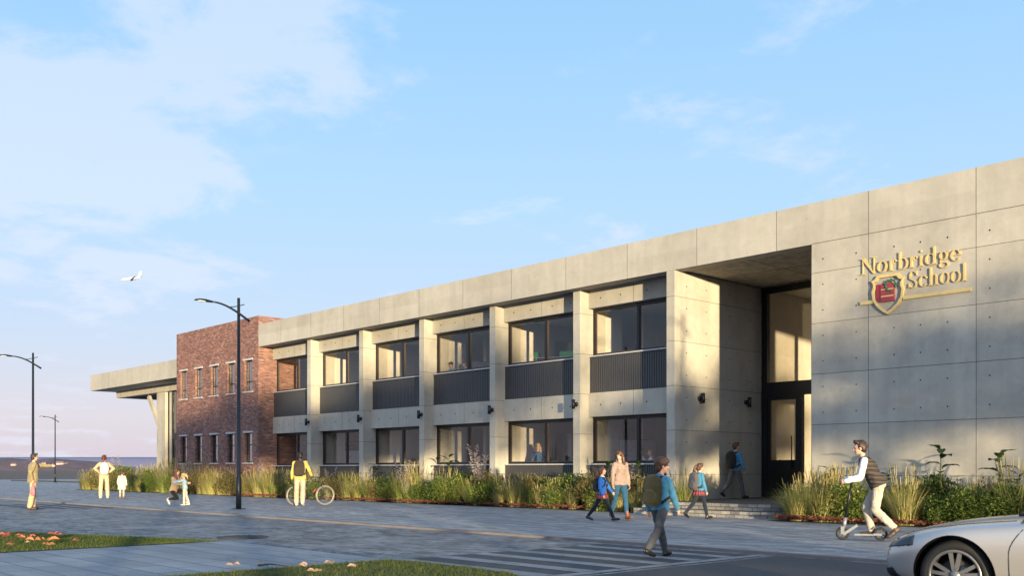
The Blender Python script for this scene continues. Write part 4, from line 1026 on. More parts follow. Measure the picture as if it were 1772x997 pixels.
# ------------------------------------------------------------------ kick scooter and its rider
SC0, SC1 = ground_at(1458, 935), ground_at(1524, 936.5)
head_ = (SC0 - SC1); ang_ = math.degrees(math.atan2(head_.y, head_.x)); WBASE = head_.length
sct = thing('kick_scooter', 'black and grey kick scooter ridden along the pavement by a man', 'scooter', SC1, R(ang_))
ALU = plain('scooter_alu', (.30, .31, .33), .35, .6); RUB = plain('black_rubber', (.014, .014, .014), .75)
for x in (0.0, WBASE):
    r0 = .118 if x else .118
    mb = MB(); mb.torus((x, 0, r0), (0, 1, 0), r0 - .022, .022, 30, 8); w_ = mb.build('wheel', RUB, sct)
    mb = MB(); mb.tube([(x, -.016, r0), (x, .016, r0)], .026, 12)
    for k in range(7):
        a = 2 * math.pi * k / 7; c = Vector((x + .055 * math.cos(a), 0, r0 + .055 * math.sin(a)))
        mb.obox(c, (.046 * math.cos(a), 0, .046 * math.sin(a)), (0, .012, 0), (-.010 * math.sin(a), 0, .010 * math.cos(a)))
    mb.torus((x, 0, r0), (0, 1, 0), .094, .010, 24, 6); mb.build('rim', plain('scooter_rim', (.06, .06, .065), .5), w_)
mb = MB(); mb.box(.10, WBASE - .20, -.055, .055, .085, .115); mb.box(-.02, .12, -.045, -.028, .09, .125); mb.box(-.02, .12, .028, .045, .09, .125); mb.build('deck', ALU, sct)
mb = MB(); pts = [(.145 * math.cos(R(a)), 0, .118 + .145 * math.sin(R(a))) for a in range(30, 171, 14)]
mb.loft([[(p[0], y, p[2]) for y in (-.03, .03)] + [(p[0] * .97, y, .118 + (p[2] - .118) * .97) for y in (.03, -.03)] for p in pts], 0, False); mb.build('mudguard', RUB, sct)
st0, st1 = Vector((WBASE - .02, 0, .20)), Vector((WBASE - .16, 0, 1.08))
mb = MB(); mb.obox(Vector((WBASE - .13, 0, .18)), (.12, 0, -.085), (0, .035, 0), (.012, 0, .02)); mb.tube([st0 + Vector((0, 0, .0)), st0.lerp(st1, .22)], .034, 10); mb.box(WBASE - .03, WBASE + .03, -.040, -.026, .10, .24); mb.box(WBASE - .03, WBASE + .03, .026, .040, .10, .24); mb.build('fork', ALU, sct)
mb = MB(); mb.tube([st0.lerp(st1, .2), st1], .021, 10); mb.build('stem', BLACK, sct)
mb = MB(); mb.tube([st1 + Vector((0, y, .01)) for y in (-.24, -.1, .1, .24)], .016, 8); mb.build('handlebar', BLACK, sct)
# rider: stands with one foot on the deck, pushing with the other, forearms on the bar
vest = fab('quilted_vest', (.050, .035, .027))
m_, t_, b_ = new_mat('padded_vest', (.05, .035, .027), .8); v_ = coords(t_); sz = N(t_, 'ShaderNodeSeparateXYZ'); L(t_, v_, sz.inputs[0])
wv = mathn(t_, 'PINGPONG', mathn(t_, 'MULTIPLY', sz.outputs[2], 12.5), .5); L(t_, ramp(t_, wv, [(0, (.044, .032, .025)), (.06, (.057, .042, .033))]), b_.inputs['Base Color']); bump(t_, b_, ramp(t_, wv, [(0, 0.0), (.3, 1.0)]), .9, .04); VEST = m_
fwd = Vector((math.cos(R(ang_)), math.sin(R(ang_)), 0))
rd, ir = person('dark haired man in brown padded vest and white sleeves riding a kick scooter', 1.78, SC1 + fwd * .04 + Vector((0, 0, .02)), ang_,
    dict(legL=(8, 54, 1, -40), legR=(29, 42, 1, 0), armL=(13, 6, 62, -6), armR=(18, 6, 60, -6), head=(2, 5), lean=29, curl=55),
    dict(skin=FAIR, haircol=DBROWN, hair='quiff', top=VEST, topname='padded_vest', vest=1, sleeves=fab('white_shirt', (.66, .67, .72)), bottom=fab('stone_chinos', (.40, .35, .29)), shoe=plain('brown_shoe', (.055, .032, .022), .5), hem=-.06, puff=.007, loose=1.12))
# ------------------------------------------------------------------ bicycle and the man pushing it
def spoked(o, r, x, z, n=16):
    mb = MB()
    for k in range(n):
        a = 2 * math.pi * k / n; s = .02 if k % 2 else -.02
        mb.tube([(x + .02 * math.cos(a + .6), s, z + .02 * math.sin(a + .6)), (x + r * math.cos(a), 0, z + r * math.sin(a))], .0025, 4)
    mb.tube([(x, -.035, z), (x, .035, z)], .02, 8); mb.build('spokes', ALU, o)
bw, bf = ground_at(516, 876), ground_at(549, 877)
dv = bf - bw; BA = math.degrees(math.atan2(dv.y, dv.x)) 
bike = thing('bicycle', 'city bicycle with pale tyres pushed by a man in a yellow jacket', 'bicycle', ground_at(512, 875.5), R(VIEW(530) - 74))
wr_ = .345; xf = 1.04
PT = plain('pale_tyre', (.20, .165, .135), .8); FRM = plain('bike_frame', (.03, .035, .045), .3, .2); REDF = plain('bike_red_decal', (.35, .02, .03), .4)
for x in (0, xf):
    mb = MB(); mb.torus((x, 0, wr_), (0, 1, 0), wr_ - .018, .018, 40, 8); w_ = mb.build('wheel', PT, bike)
    mb = MB(); mb.torus((x, 0, wr_), (0, 1, 0), wr_ - .05, .010, 40, 6); mb.build('rim', ALU, w_); spoked(w_, wr_ - .05, x, wr_)
bb, stp, hd0, hd1 = (.44, 0, .30), (.33, 0, .80), (.86, 0, .82), (.90, 0, .70)
mb = MB()
for a, b, r_ in ((bb, stp, .017), (stp, hd0, .017), (bb, hd1, .020), ((0, .05, wr_), bb, .010), ((0, -.05, wr_), bb, .010), ((0, .05, wr_), stp, .009), ((0, -.05, wr_), stp, .009), (hd0, hd1, .021)): mb.tube([a, b], r_, 8)
mb.build('frame', FRM, bike)
mb = MB(); mb.tube([(.60, 0, .455), (.74, 0, .588)], .0225, 8); mb.build('decal', REDF, bike)
mb = MB()
for s in (-.05, .05): mb.tube([(.90, s * .8, .70), (.94, s, .55), (xf, s, wr_)], .011, 8)
mb.tube([(.89, 0, .72), (.83, 0, .95)], .014, 8); mb.build('fork', FRM, bike)
mb = MB(); mb.tube([(.70, -.30, .98), (.80, -.22, .97), (.85, 0, .96), (.80, .22, .97), (.70, .30, .98)], .013, 8)
for s in (-1, 1): mb.tube([(.70, s * .30, .98), (.64, s * .31, .98)], .018, 8)
mb.build('handlebar', BLACK, bike)
mb = MB(); mb.ell((.27, 0, .93), (.13, .07, .035), None, 12, 8); mb.tube([(.33, 0, .79), (.29, 0, .92)], .014, 8); mb.build('saddle', BLACK, bike)
mb = MB(); mb.torus((.44, -.05, .30), (0, 1, 0), .085, .008, 20, 6); mb.tube([(.44, -.06, .30), (.53, -.09, .18)], .010, 6); mb.tube([(.44, .06, .30), (.35, .09, .42)], .010, 6); mb.box(.49, .57, -.14, -.09, .17, .19); mb.box(.31, .39, .09, .14, .41, .43); mb.build('crank', BLACK, bike)
for nm, x0 in (('mudguard', 0),):
    mb = MB(); pts = [((wr_ + .025) * math.cos(R(a)), wr_ + (wr_ + .025) * math.sin(R(a))) for a in range(20, 171, 15)]
    mb.loft([[(p[0], y, p[1]) for y in (-.025, .025)] + [(p[0] * .985, y, wr_ + (p[1] - wr_) * .985) for y in (.025, -.025)] for p in pts], 0, False); mb.build(nm, BLACK, bike)
cy, ic = person('man in yellow jacket and beige trousers pushing a bicycle along the pavement', 1.78, ground_at(519, 877), VIEW(519) - 6,
    dict(legL=(8, 6, 3, 2), legR=(-12, 14, 2, -16), armL=(2, 13, 12, 6), armR=(22, 22, 26, 10), head=(0, 8), lean=4),
    dict(skin=DARK, haircol=(.016, .012, .010), hair='short', top=fab('yellow_jacket', (.55, .40, .10)), bottom=fab('beige_trousers', (.42, .33, .23)), shoe=whiteshoe, loose=1.3, puff=.010, hem=-.14))
backpack(cy, ic, 'dark brown backpack worn by the man in the yellow jacket', (.035, .026, .020), 1.0)

# ------------------------------------------------------------------ people on the left
khaki = fab('khaki_trousers', (.42, .33, .19))
mo, im = person('man in olive jacket on the road pointing with his arm stretched out', 1.74, ground_at(57, 884, RZ), VIEW(57) - 80,
    dict(legL=(4, 6, 2, 0), legR=(-4, 8, 4, 0), armL=(84, 4, 4, 0), armR=(-30, 14, 46, 4), head=(6, 4), lean=2),
    dict(skin=FAIR, haircol=(.03, .02, .014), hair='short', top=fab('olive_jacket', (.24, .19, .10)), bottom=khaki, shoe=plain('dark_brown_shoe', (.05, .03, .022), .5), loose=1.3, puff=.010, hem=-.20), 'family group on the plaza')
wr_h = im['hands']['R'][1]; mw = Matrix.Translation(mo.location) @ Matrix.Rotation(mo.rotation_euler.z, 4, 'Z')
pb = mw @ wr_h
t = thing('pink_bag', 'small pink cloth bag dangling from the hand of the man in olive', 'bag', pb + Vector((0, 0, -.02)))
mb = MB(); PINK = fab('pink_cloth', (.50, .16, .20))
mb.loft([[(rx * math.cos(2 * math.pi * i / 16), ry * math.sin(2 * math.pi * i / 16), z) for i in range(16)] for z, rx, ry in ((-.44, .05, .035), (-.42, .11, .06), (-.28, .115, .065), (-.17, .08, .05), (-.14, .05, .03))]); mb.build('bag', PINK, t)
mb = MB(); mb.tube([(-.05, 0, -.16), (-.035, 0, -.05), (0, 0, .005), (.035, 0, -.05), (.05, 0, -.16)], .009, 6); mb.build('handle', PINK, t)
wo_, iw = person('woman with hands on hips wearing a tan top, khaki trousers and white backpack', 1.80, ground_at(180, 864), VIEW(180) + 4,
    dict(legL=(2, 2, 4, 0), legR=(-2, 2, 4, 0), armL=(-14, 44, 30, -48), armR=(-14, 44, 30, -48), head=(-10, 4), lean=0),
    dict(skin=FAIR, haircol=(.11, .030, .018), hair='ponytail', top=fab('tan_top', (.46, .32, .19)), topname='sweater', bottom=fab('pale_khaki', (.46, .38, .24)), shoe=whiteshoe, fem=True, loose=1.25, hem=-.06), 'family group on the plaza')
backpack(wo_, iw, 'white backpack worn by the woman with hands on hips', (.40, .41, .43), .95, (.24, .18, .11))
person('small child in a long white coat standing beside the woman with hands on hips', 1.17, ground_at(211, 863), VIEW(211) - 10,
    dict(legL=(3, 3, 2, 0), legR=(-3, 3, 2, 0), armL=(6, 14, 10, 4), armR=(0, 14, 10, 4), head=(-30, 0), lean=2),
    dict(skin=FAIR, haircol=(.06, .022, .014), hair='short', top=fab('white_coat', (.47, .45, .41)), topname='coat', coat=1, bottom=fab('pale_leggings', (.46, .36, .26)), shoe=plain('tan_shoe', (.25, .15, .08), .6), kid=1.0, puff=.012), 'family group on the plaza')
person('woman in beige and black crouching down to face a small blond girl', 1.66, ground_at(301, 875), VIEW(301) - 138,
    dict(legL=(96, 112, 12, 4), legR=(52, 138, 6, -52), armL=(52, 10, 42, -6), armR=(44, 10, 46, -6), head=(20, -10), lean=14),
    dict(skin=FAIR, haircol=AUBURN, hair='long', top=fab('beige_top', (.40, .28, .17)), topname='sweater', bottom=fab('black_trousers', (.018, .014, .013)), shoe=whiteshoe, fem=True, hem=-.04), 'family group on the plaza')
person('small blond girl in pale blue top reaching out to the crouching woman', 1.10, ground_at(320, 876), VIEW(320) + 82,
    dict(legL=(4, 4, 2, 0), legR=(-8, 10, 2, -8), armL=(70, 6, 12, -8), armR=(78, 6, 10, -8), head=(6, 10), lean=5),
    dict(skin=FAIR, haircol=BLOND, hair='ponytail', top=fab('pale_blue_top', (.26, .36, .42)), topname='sweater', bottom=fab('cream_trousers', (.56, .46, .36)), shoe=whiteshoe, kid=1.0, fem=True, loose=1.15, hem=-.16), 'family group on the plaza')

# ------------------------------------------------------------------ people and things behind the windows
def in_room(px, Y):
    d = _f + _r * ((px - 886) / FPX); k = Y / d.y; return Vector((d.x * k, Y, 0))
stand = dict(legL=(2, 2, 3, 0), legR=(-2, 2, 3, 0), armL=(10, 10, 30, -6), armR=(10, 10, 30, -6), head=(0, 8), lean=3)
p = in_room(782, 24.75); p.z = 3.905
person('boy with dark hair and blue shirt at the upper window of the fourth bay', 1.52, p, -75, dict(stand, head=(8, 12)), dict(skin=FAIR, haircol=(.015, .012, .01), hair='mop', top=fab('blue_shirt', (.10, .17, .27)), topname='shirt', bottom=grey, shoe=blackshoe, kid=.4), 'people behind the school windows')
p = in_room(807, 24.95); p.z = 3.905
person('boy with short dark hair looking sideways behind the upper fourth bay window', 1.50, p, -110, dict(stand, head=(-30, 10)), dict(skin=TAN, haircol=(.012, .010, .008), hair='short', top=fab('slate_shirt', (.09, .11, .14)), topname='shirt', bottom=grey, shoe=blackshoe, kid=.4), 'people behind the school windows')
p = in_room(931, 24.8); p.z = .425
person('blond woman in navy jacket holding a phone behind a ground floor window', 1.70, p, -40, dict(stand, armR=(24, 10, 118, -20), head=(-6, 6)), dict(skin=FAIR, haircol=BLOND, hair='long', top=fab('navy_jacket', (.03, .09, .17)), bottom=grey, shoe=blackshoe, fem=True), 'people behind the school windows')
p = in_room(1128, 24.6); p.z = .425
person('red haired child in white shirt raising an arm behind the right ground floor window', 1.42, p, -140, dict(stand, armR=(48, 36, 100, -10), head=(10, 4)), dict(skin=FAIR, haircol=(.34, .10, .04), hair='short', top=fab('white_school_shirt', (.66, .64, .60)), topname='shirt', bottom=grey, shoe=blackshoe, kid=.5), 'people behind the school windows')
GREENP = plain('green_box', (.08, .50, .08), .5); PALE = plain('pale_shelf', (.55, .55, .56), .5)
def bookcase(p, rz, lab):
    t = thing('bookcase', lab, 'bookcase', p, rz); mb = MB(); w, h, d = 1.3, 1.45, .36
    mb.box(-w, w, -d / 2 + .33, d / 2, 0, h); 
    for x in (-w, -w / 3, w / 3, w - .03): mb.box(x, x + .03, -d / 2, d / 2 - .03, 0, h)
    for z in (.05, .5, .95, h): mb.box(-w, w, -d / 2 - .002, d / 2 - .031, z - .03, z)
    mb.build('carcass', PALE, t); rnd = random.Random(3)
    for i in range(3):
        for z in (.05, .5, .95):
            b = MB(); b.box(-w + .06 + i * .86, -w + .06 + i * .86 + rnd.uniform(.3, .7), -.12, .12, z, z + rnd.uniform(.2, .34)); b.build('books', [plain('book_blue', (.15, .2, .3)), plain('book_grey', (.3, .3, .3)), GREENP][rnd.randrange(3)], t)
    b = MB(); b.box(-.9, -.35, -.15, .15, h + .002, h + .20); b.box(.45, 1.0, -.15, .15, h + .002, h + .2); b.build('storage_box', GREENP, t)
p = in_room(946, 25.6); bookcase((p.x, 25.7, 3.905), R(30), 'low white bookcase topped with bright green boxes behind the upper fifth bay window')
def whiteboard(p, lab, w=2.4, h=1.2, red=True, rz=0):
    t = thing('whiteboard', lab, 'whiteboard', p, rz); mb = MB(); mb.box(-w / 2, w / 2, 0, .04, 0, h); mb.build('board', plain('board_white', (.55, .58, .66), .3), t)
    mb = MB()
    for a, b, c, d in ((-w / 2 - .03, w / 2 + .03, -.03, 0), (-w / 2 - .03, w / 2 + .03, h, h + .03), (-w / 2 - .03, -w / 2, 0, h), (w / 2, w / 2 + .03, 0, h)): mb.box(a, b, -.01, .05, c, d)
    mb.build('frame', ALU, t)
    for s in (-.8, .8):
        mb = MB(); mb.tube([(s, .02, -.5), (s, .02, 0)], .02, 6); mb.obox((s, .02, -.5), (.03, 0, 0), (0, .25, 0), (0, 0, .02)); mb.build('leg', ALU, t)
    if red:
        mb = MB(); rnd = random.Random(5)
        for k in range(9):
            x = -w * .35 + rnd.random() * w * .7; z = h * (.35 + .5 * rnd.random()); mb.tube([(x, -.004, z), (x + .07, -.004, z + rnd.uniform(-.06, .06)), (x + .15, -.004, z)], .008, 4)
        mb.build('red_marks', plain('marker_red', (.5, .06, .08), .5), t)
p = in_room(600, 26.6); whiteboard((p.x, 26.6, .93), 'rolling whiteboard with red marks behind the ground floor window of the second bay')
whiteboard((PILL[4] + .42, 26.1, .95), 'rolling whiteboard with red marks behind the ground floor window of the last bay', 1.9, 1.3, True, R(90))
whiteboard((PILL[2] + .42, 27.0, 4.42), 'rolling whiteboard behind the two boys in the upper fourth bay', 2.6, 1.15, False, R(90))

# ------------------------------------------------------------------ car
CARP = plain('pearl_white_paint', (.46, .45, .45), .24, .45, var=.02); 
CARP.node_tree.nodes['Principled BSDF'].inputs['Coat Weight'].default_value = 1.0
CGL = plain('car_glass', (.015, .017, .02), .03, var=.02); CDK = plain('car_trim_black', (.012, .012, .013), .35); LAMPM = plain('headlight_glass', (.05, .055, .065), .06, .2)
car = thing('parked_car', 'white saloon car at the kerb with its front wheel and bonnet in the picture', 'car', (0, 0, 0))
cw = .93
ST = [ # x, bottom, half width, shoulder z, top centre z
 (.00, .30, .50, .44, .50), (.05, .24, .68, .50, .60), (.14, .21, .79, .56, .665), (.32, .20, .86, .635, .735), (.60, .19, .905, .70, .79), (.95, .19, .925, .745, .84), (1.30, .19, .93, .775, .875), (1.62, .19, .93, .80, .91), (1.78, .19, .93, .815, .915),
 (2.4, .19, .93, .83, .90), (3.2, .19, .93, .84, .90), (3.8, .20, .92, .84, .92), (4.3, .22, .88, .83, .94), (4.55, .28, .78, .78, .90), (4.66, .36, .60, .70, .78)]
rings = []
ST = [((x if x > .95 else .95 - (.95 - x) * .82), *q) for x, *q in ST]
for x, zb, w, zs, zt in ST:
    half = [(0, zb), (w * .72, zb), (w * .93, zb + .05), (w * .985, zb + .5 * (zs - zb) * .6), (w, zb + .62 * (zs - zb)), (w * .992, zs - .055), (w * .965, zs - .005), (w * .90, zs + .30 * (zt - zs)), (w * .62, zs + .78 * (zt - zs)), (w * .3, zt - .006), (0, zt)]
    ring = [(x, y, z) for y, z in half] + [(x, -y, z) for y, z in half[::-1][1:-1]]
    rings.append(ring)
mb = MB(); mb.loft(rings); me = mb.mesh('body', [CARP, CDK])
body = bpy.data.objects.new('body', me); C.objects.link(body)
sb_ = body.modifiers.new('s', 'SUBSURF'); sb_.levels = 3; sb_.render_levels = 3
WX, WR = (.92, 3.62), .325
cut = MB()
for x in WX:
    for s in (-1, 1): cut.tube([(x, s * .60, WR), (x, s * 1.2, WR)], WR + .045, 48, 1)
co = cut.build('arch_cutter', [CARP, CDK]); bo_ = body.modifiers.new('b', 'BOOLEAN'); bo_.object = co; bo_.operation = 'DIFFERENCE'; bo_.solver = 'EXACT'
me2 = evaluated(body, 'body'); body.modifiers.clear(); body.data = me2; body.parent = car; bpy.data.objects.remove(co)
me2.polygons.foreach_set('use_smooth', [True] * len(me2.polygons)); me2.set_sharp_from_angle(angle=R(38))
dg = bpy.context.evaluated_depsgraph_get()
bmv = bmesh.new(); bmv.from_mesh(me2); bvh = BVHTree.FromBMesh(bmv)
def patch(name, test, mat, off=.006):
    b = bmesh.new(); b.from_mesh(me2); b.normal_update()
    bmesh.ops.delete(b, geom=[f for f in b.faces if not test(f.calc_center_median(), f.normal)], context='FACES')
    r = bmesh.ops.extrude_face_region(b, geom=b.faces[:]); 
    for v in [g for g in r['geom'] if isinstance(g, bmesh.types.BMVert)]: v.co += v.normal * off
    m = bpy.data.meshes.new(name); b.to_mesh(m); b.free(); m.materials.clear(); m.materials.append(mat)
    m.polygons.foreach_set('material_index', [0] * len(m.polygons)); m.polygons.foreach_set('use_smooth', [True] * len(m.polygons))
    return link(name, m, car)
for s in (-1, 1):
    h_ = patch('headlight', lambda c, n, s=s: c.x < .56 and .52 < c.y * s and .535 + .13 * (c.x - .17) < c.z < .64 + .10 * (c.x - .17) and n.z < .80, LAMPM, .008)
patch('grille', lambda c, n: c.x < .28 and abs(c.y) < .46 and .36 < c.z < .55 and n.x < -.4, CDK, .008)
for s in (-1, 1): patch('bumper_vent', lambda c, n, s=s: c.x < .40 and .50 < c.y * s < .80 and .27 < c.z < .36 and n.x < -.2, CDK, .006)
def side_line(pts, s, r, name, mat):
    out = []
    for x, z in pts:
        hit = bvh.ray_cast(Vector((x, 2 * s, z)), Vector((0, -s, 0)))
        if hit[0] is not None: out.append(hit[0] + Vector((0, .001 * s, 0)))
    mb = MB(); mb.tube(out, r, 5); return mb.build(name, mat, car)
for s in (-1, 1):
    side_line([(1.40, .22 + .05 * k) if k < 8 else (1.40 + .012 * (k - 7) ** 1.6, .22 + .05 * k) for k in range(12)], s, .004, 'door_seam', CDK)
    side_line([(2.62, .24), (2.62, .5), (2.64, .80)], s, .004, 'door_seam', CDK)
for s in (-1, 1):
    out = []
    for k in range(14):
        x = .26 + k * .088; hit = bvh.ray_cast(Vector((x, s * (.50 + .22 * min(1, k / 6)), 2)), Vector((0, 0, -1)))
        if hit[0] is not None: out.append(hit[0] + Vector((0, 0, .0005)))
    mb = MB(); mb.tube(out, .0035, 5); mb.build('bonnet_seam', CDK, car)
# bonnet shut line and cabin
GH = [(1.47, .90, .90, .70), (1.60, .93, .905, .74), (2.35, 1.32, .86, .56), (2.70, 1.385, .86, .56), (3.15, 1.37, .86, .55), (3.70, 1.15, .87, .58), (4.08, .94, .86, .66)]
rings = []
for x, zt, zb, wt in GH:
    half = [(0, .80), (.86, .80), (.875, .83), (wt + (.87 - wt) * .45, .83 + (zt - .83) * .55), (wt + .02, zt - .05), (wt - .08, zt - .008), (wt * .5, zt + .008), (0, zt + .012)]
    rings.append([(x, y, z) for y, z in half] + [(x, -y, z) for y, z in half[::-1][1:-1]])
mb = MB(); mb.loft(rings); cm = mb.mesh('cabin', [CGL]); cab = link('cabin_glass', cm, car); s2 = cab.modifiers.new('s', 'SUBSURF'); s2.levels = 2; s2.render_levels = 2
cme = evaluated(cab, 'cabin_glass'); cab.modifiers.clear(); cab.data = cme; cme.polygons.foreach_set('use_smooth', [True] * len(cme.polygons))
mee = me2; me2 = cme
patch('roof_panel', lambda c, n: 2.30 < c.x < 3.35 and n.z > .75, CARP, .012)
patch('roof_pillar', lambda c, n: c.x < 2.42 and abs(c.y) > .50 and abs(c.y) > .68 - .2 * (c.z - .9) / .4 and abs(c.y) < .80 and c.z > .85 and n.z > .22, CARP, .012)
me2 = mee
mb = MB(); mb.box(1.42, 1.58, -.72, .72, .875, .905); mb.build('wiper_cowl', CDK, car)
for s in (-1, 1):
    mb = MB(); mb.ell((1.98, s * 1.00, .96), (.07, .11, .075), None, 14, 10); mb.tube([(2.0, s * .84, .90), (1.99, s * .96, .94)], .02, 6); mb.build('wing_mirror', CARP, car)
    for x in WX:
        y = s * .775
        mb = MB(); mb.torus((x, y, WR), (0, 1, 0), WR - .055, .058, 48, 12, 0, .10); w_ = mb.build('wheel', RUB, car)
        mb = MB(); mb.torus((x, y + s * .075, WR), (0, 1, 0), WR - .10, .016, 48, 8)
        yy = y + s * .075
        for k in range(5):
            for dq in (-.20, .20):
                a = 2 * math.pi * k / 5 + math.pi / 2 + dq; d = Vector((math.cos(a), 0, math.sin(a))); q = Vector((-math.sin(a), 0, math.cos(a)))
                mb.obox(Vector((x, yy - s * .012, WR)) + d * .135, d * .098, Vector((0, .014, 0)), q * .016)
        mb.tube([(x, yy - s * .03, WR), (x, yy + s * .010, WR)], [.055, .045], 16); mb.build('rim', plain('alloy_rim', (.22, .22, .225), .35, .6), w_)
        mb = MB(); mb.tube([(x, y + s * .0, WR), (x, y + s * .02, WR)], .15, 24); mb.build('brake_disc', plain('brake_steel', (.10, .10, .10), .4, .6), w_)
        mb = MB(); mb.tube([(x, y - s * .1, WR), (x, y - s * .02, WR)], WR - .09, 24); mb.build('wheel_well', CDK, w_)
# car-local: nose at x=0 pointing -x; left side (towards the camera) is -y
CSC = 1.0
car.scale = (CSC, CSC, CSC)
fwheel = ground_at(1650, 998, RZ + WR)     # hub of the near front wheel
fwheel.z = 0
CYAW = R(4)
off = Matrix.Rotation(CYAW, 3, 'Z') @ Vector((WX[0], -.88, 0))
car.location = (fwheel.x - off.x, fwheel.y - off.y, RZ); car.rotation_euler = (0, 0, CYAW)
# ------------------------------------------------------------------ planting
def leafmat(name, stops, rough=.6, trans=.45):
    m = bpy.data.materials.new(name); m.use_nodes = True; t = m.node_tree; b = t.nodes['Principled BSDF']
    g = N(t, 'ShaderNodeNewGeometry'); oi = N(t, 'ShaderNodeObjectInfo')
    f = mathn(t, 'ADD', mathn(t, 'MULTIPLY', g.outputs['Random Per Island'], .8), mathn(t, 'MULTIPLY', oi.outputs['Random'], .2))
    c = ramp(t, f, stops); L(t, c, b.inputs['Base Color']); b.inputs['Roughness'].default_value = rough; b.inputs['Specular IOR Level'].default_value = .3
    tr = N(t, 'ShaderNodeBsdfTranslucent'); L(t, c, tr.inputs[0]); mx = N(t, 'ShaderNodeMixShader'); mx.inputs[0].default_value = trans
    o = [n for n in t.nodes if n.type == 'OUTPUT_MATERIAL'][0]
    L(t, b.outputs[0], mx.inputs[1]); L(t, tr.outputs[0], mx.inputs[2]); L(t, mx.outputs[0], o.inputs[0]); return m
STRAW = leafmat('straw_grass', [(0, (0.149, 0.127, 0.03)), (0.4, (0.356, 0.297, 0.105)), (0.75, (0.594, 0.505, 0.223)), (1, (0.772, 0.683, 0.372))])
GRASSG = leafmat('green_grass', [(0, (0.069, 0.138, 0.023)), (0.5, (0.196, 0.298, 0.058)), (0.85, (0.459, 0.505, 0.138)), (1, (0.8, 0.734, 0.275))])
SHRUBG = leafmat('shrub_leaf', [(0, (0.034, 0.066, 0.017)), (0.5, (0.098, 0.153, 0.031)), (0.85, (0.24, 0.284, 0.061)), (1, (0.524, 0.459, 0.131))])
SHRUBO = leafmat('olive_leaf', [(0, (0.063, 0.054, 0.018)), (0.5, (0.162, 0.135, 0.045)), (0.85, (0.324, 0.252, 0.099)), (1, (0.54, 0.396, 0.18))])
BIGL = leafmat('broad_leaf', [(0, (0.016, 0.039, 0.01)), (0.6, (0.046, 0.085, 0.018)), (1, (0.13, 0.182, 0.039))], .4, .25)
SPIKE = leafmat('flower_spike', [(0, (.45, .36, .38)), (.6, (.62, .52, .52)), (1, (.74, .70, .64))], .8, .3)
SEDUM = leafmat('sedum', [(0, (.16, .03, .04)), (.45, (.34, .09, .09)), (.7, (.42, .22, .14)), (1, (.40, .36, .16))])
STEM = plain('plant_stem', (.06, .07, .02), .8)
def blade(mb, p0, dirx, h, lean, w, droop, seg=4, mi=0):
    "tapering curved blade, two-sided strip"
    d = Vector((math.cos(dirx), math.sin(dirx), 0)); q = Vector((-d.y, d.x, 0)); v = []; f = []
    for i in range(seg + 1):
        u = i / seg; r = h * (lean * u + droop * u * u); z = h * (u - droop * .55 * u * u * u)
        c = Vector(p0) + d * r + Vector((0, 0, z)); ww = w * (1 - u ** 1.6) + .0008
        v += [c - q * ww, c + q * ww]
    for i in range(seg): f.append((2 * i, 2 * i + 1, 2 * i + 3, 2 * i + 2))
    mb.add(v, f, mi)
def leaf(mb, c, d, n, l, w, mi=0, fold=.25):
    d = d.normalized(); q = d.cross(n); 
    if q.length < .01: q = d.cross(Vector((1, 0, 0)))
    q.normalize(); n = q.cross(d)
    p = [c, c + d * l * .3 + q * w * .8 + n * fold * w, c + d * l * .65 + q * w * .75 + n * fold * w, c + d * l - n * l * .12, c + d * l * .65 - q * w * .75 + n * fold * w, c + d * l * .3 - q * w * .8 + n * fold * w, c + d * l * .5]
    mb.add(p, [(0, 1, 6), (1, 2, 6), (2, 3, 6), (3, 4, 6), (4, 5, 6), (5, 0, 6)], mi)
def grass_mesh(seed, h, n, straw, heads, spread=.3):
    rnd = random.Random(seed); mb = MB()
    for i in range(n):
        a = rnd.uniform(0, 6.283); r = spread * .45 * math.sqrt(rnd.random()); p = (r * math.cos(a), r * math.sin(a), 0)
        a2 = a + rnd.gauss(0, .5); hh = h * rnd.uniform(.55, 1.0); k = rnd.random()
        blade(mb, p, a2, hh, rnd.uniform(.05, .50) * (0.5 + r / spread), rnd.uniform(.003, .0065), rnd.uniform(.02, .55), 4, 0 if rnd.random() < straw else 1)
    for i in range(heads):
        a = rnd.uniform(0, 6.283); r = spread * .35 * math.sqrt(rnd.random()); ln = rnd.uniform(.04, .32); hh = h * rnd.uniform(.85, 1.12)
        d = Vector((math.cos(a), math.sin(a), 0)); p = d * r; e = p + d * (ln * hh) + Vector((0, 0, hh))
        mb.tube([p, p.lerp(e, .55) + Vector((0, 0, .03)), e], [.0022, .0018, .0012], 3, 0, False)
        dd = (e - p).normalized(); mb.cap(e - dd * .16, e, .0075, .0045, 5, 2)
    return mb
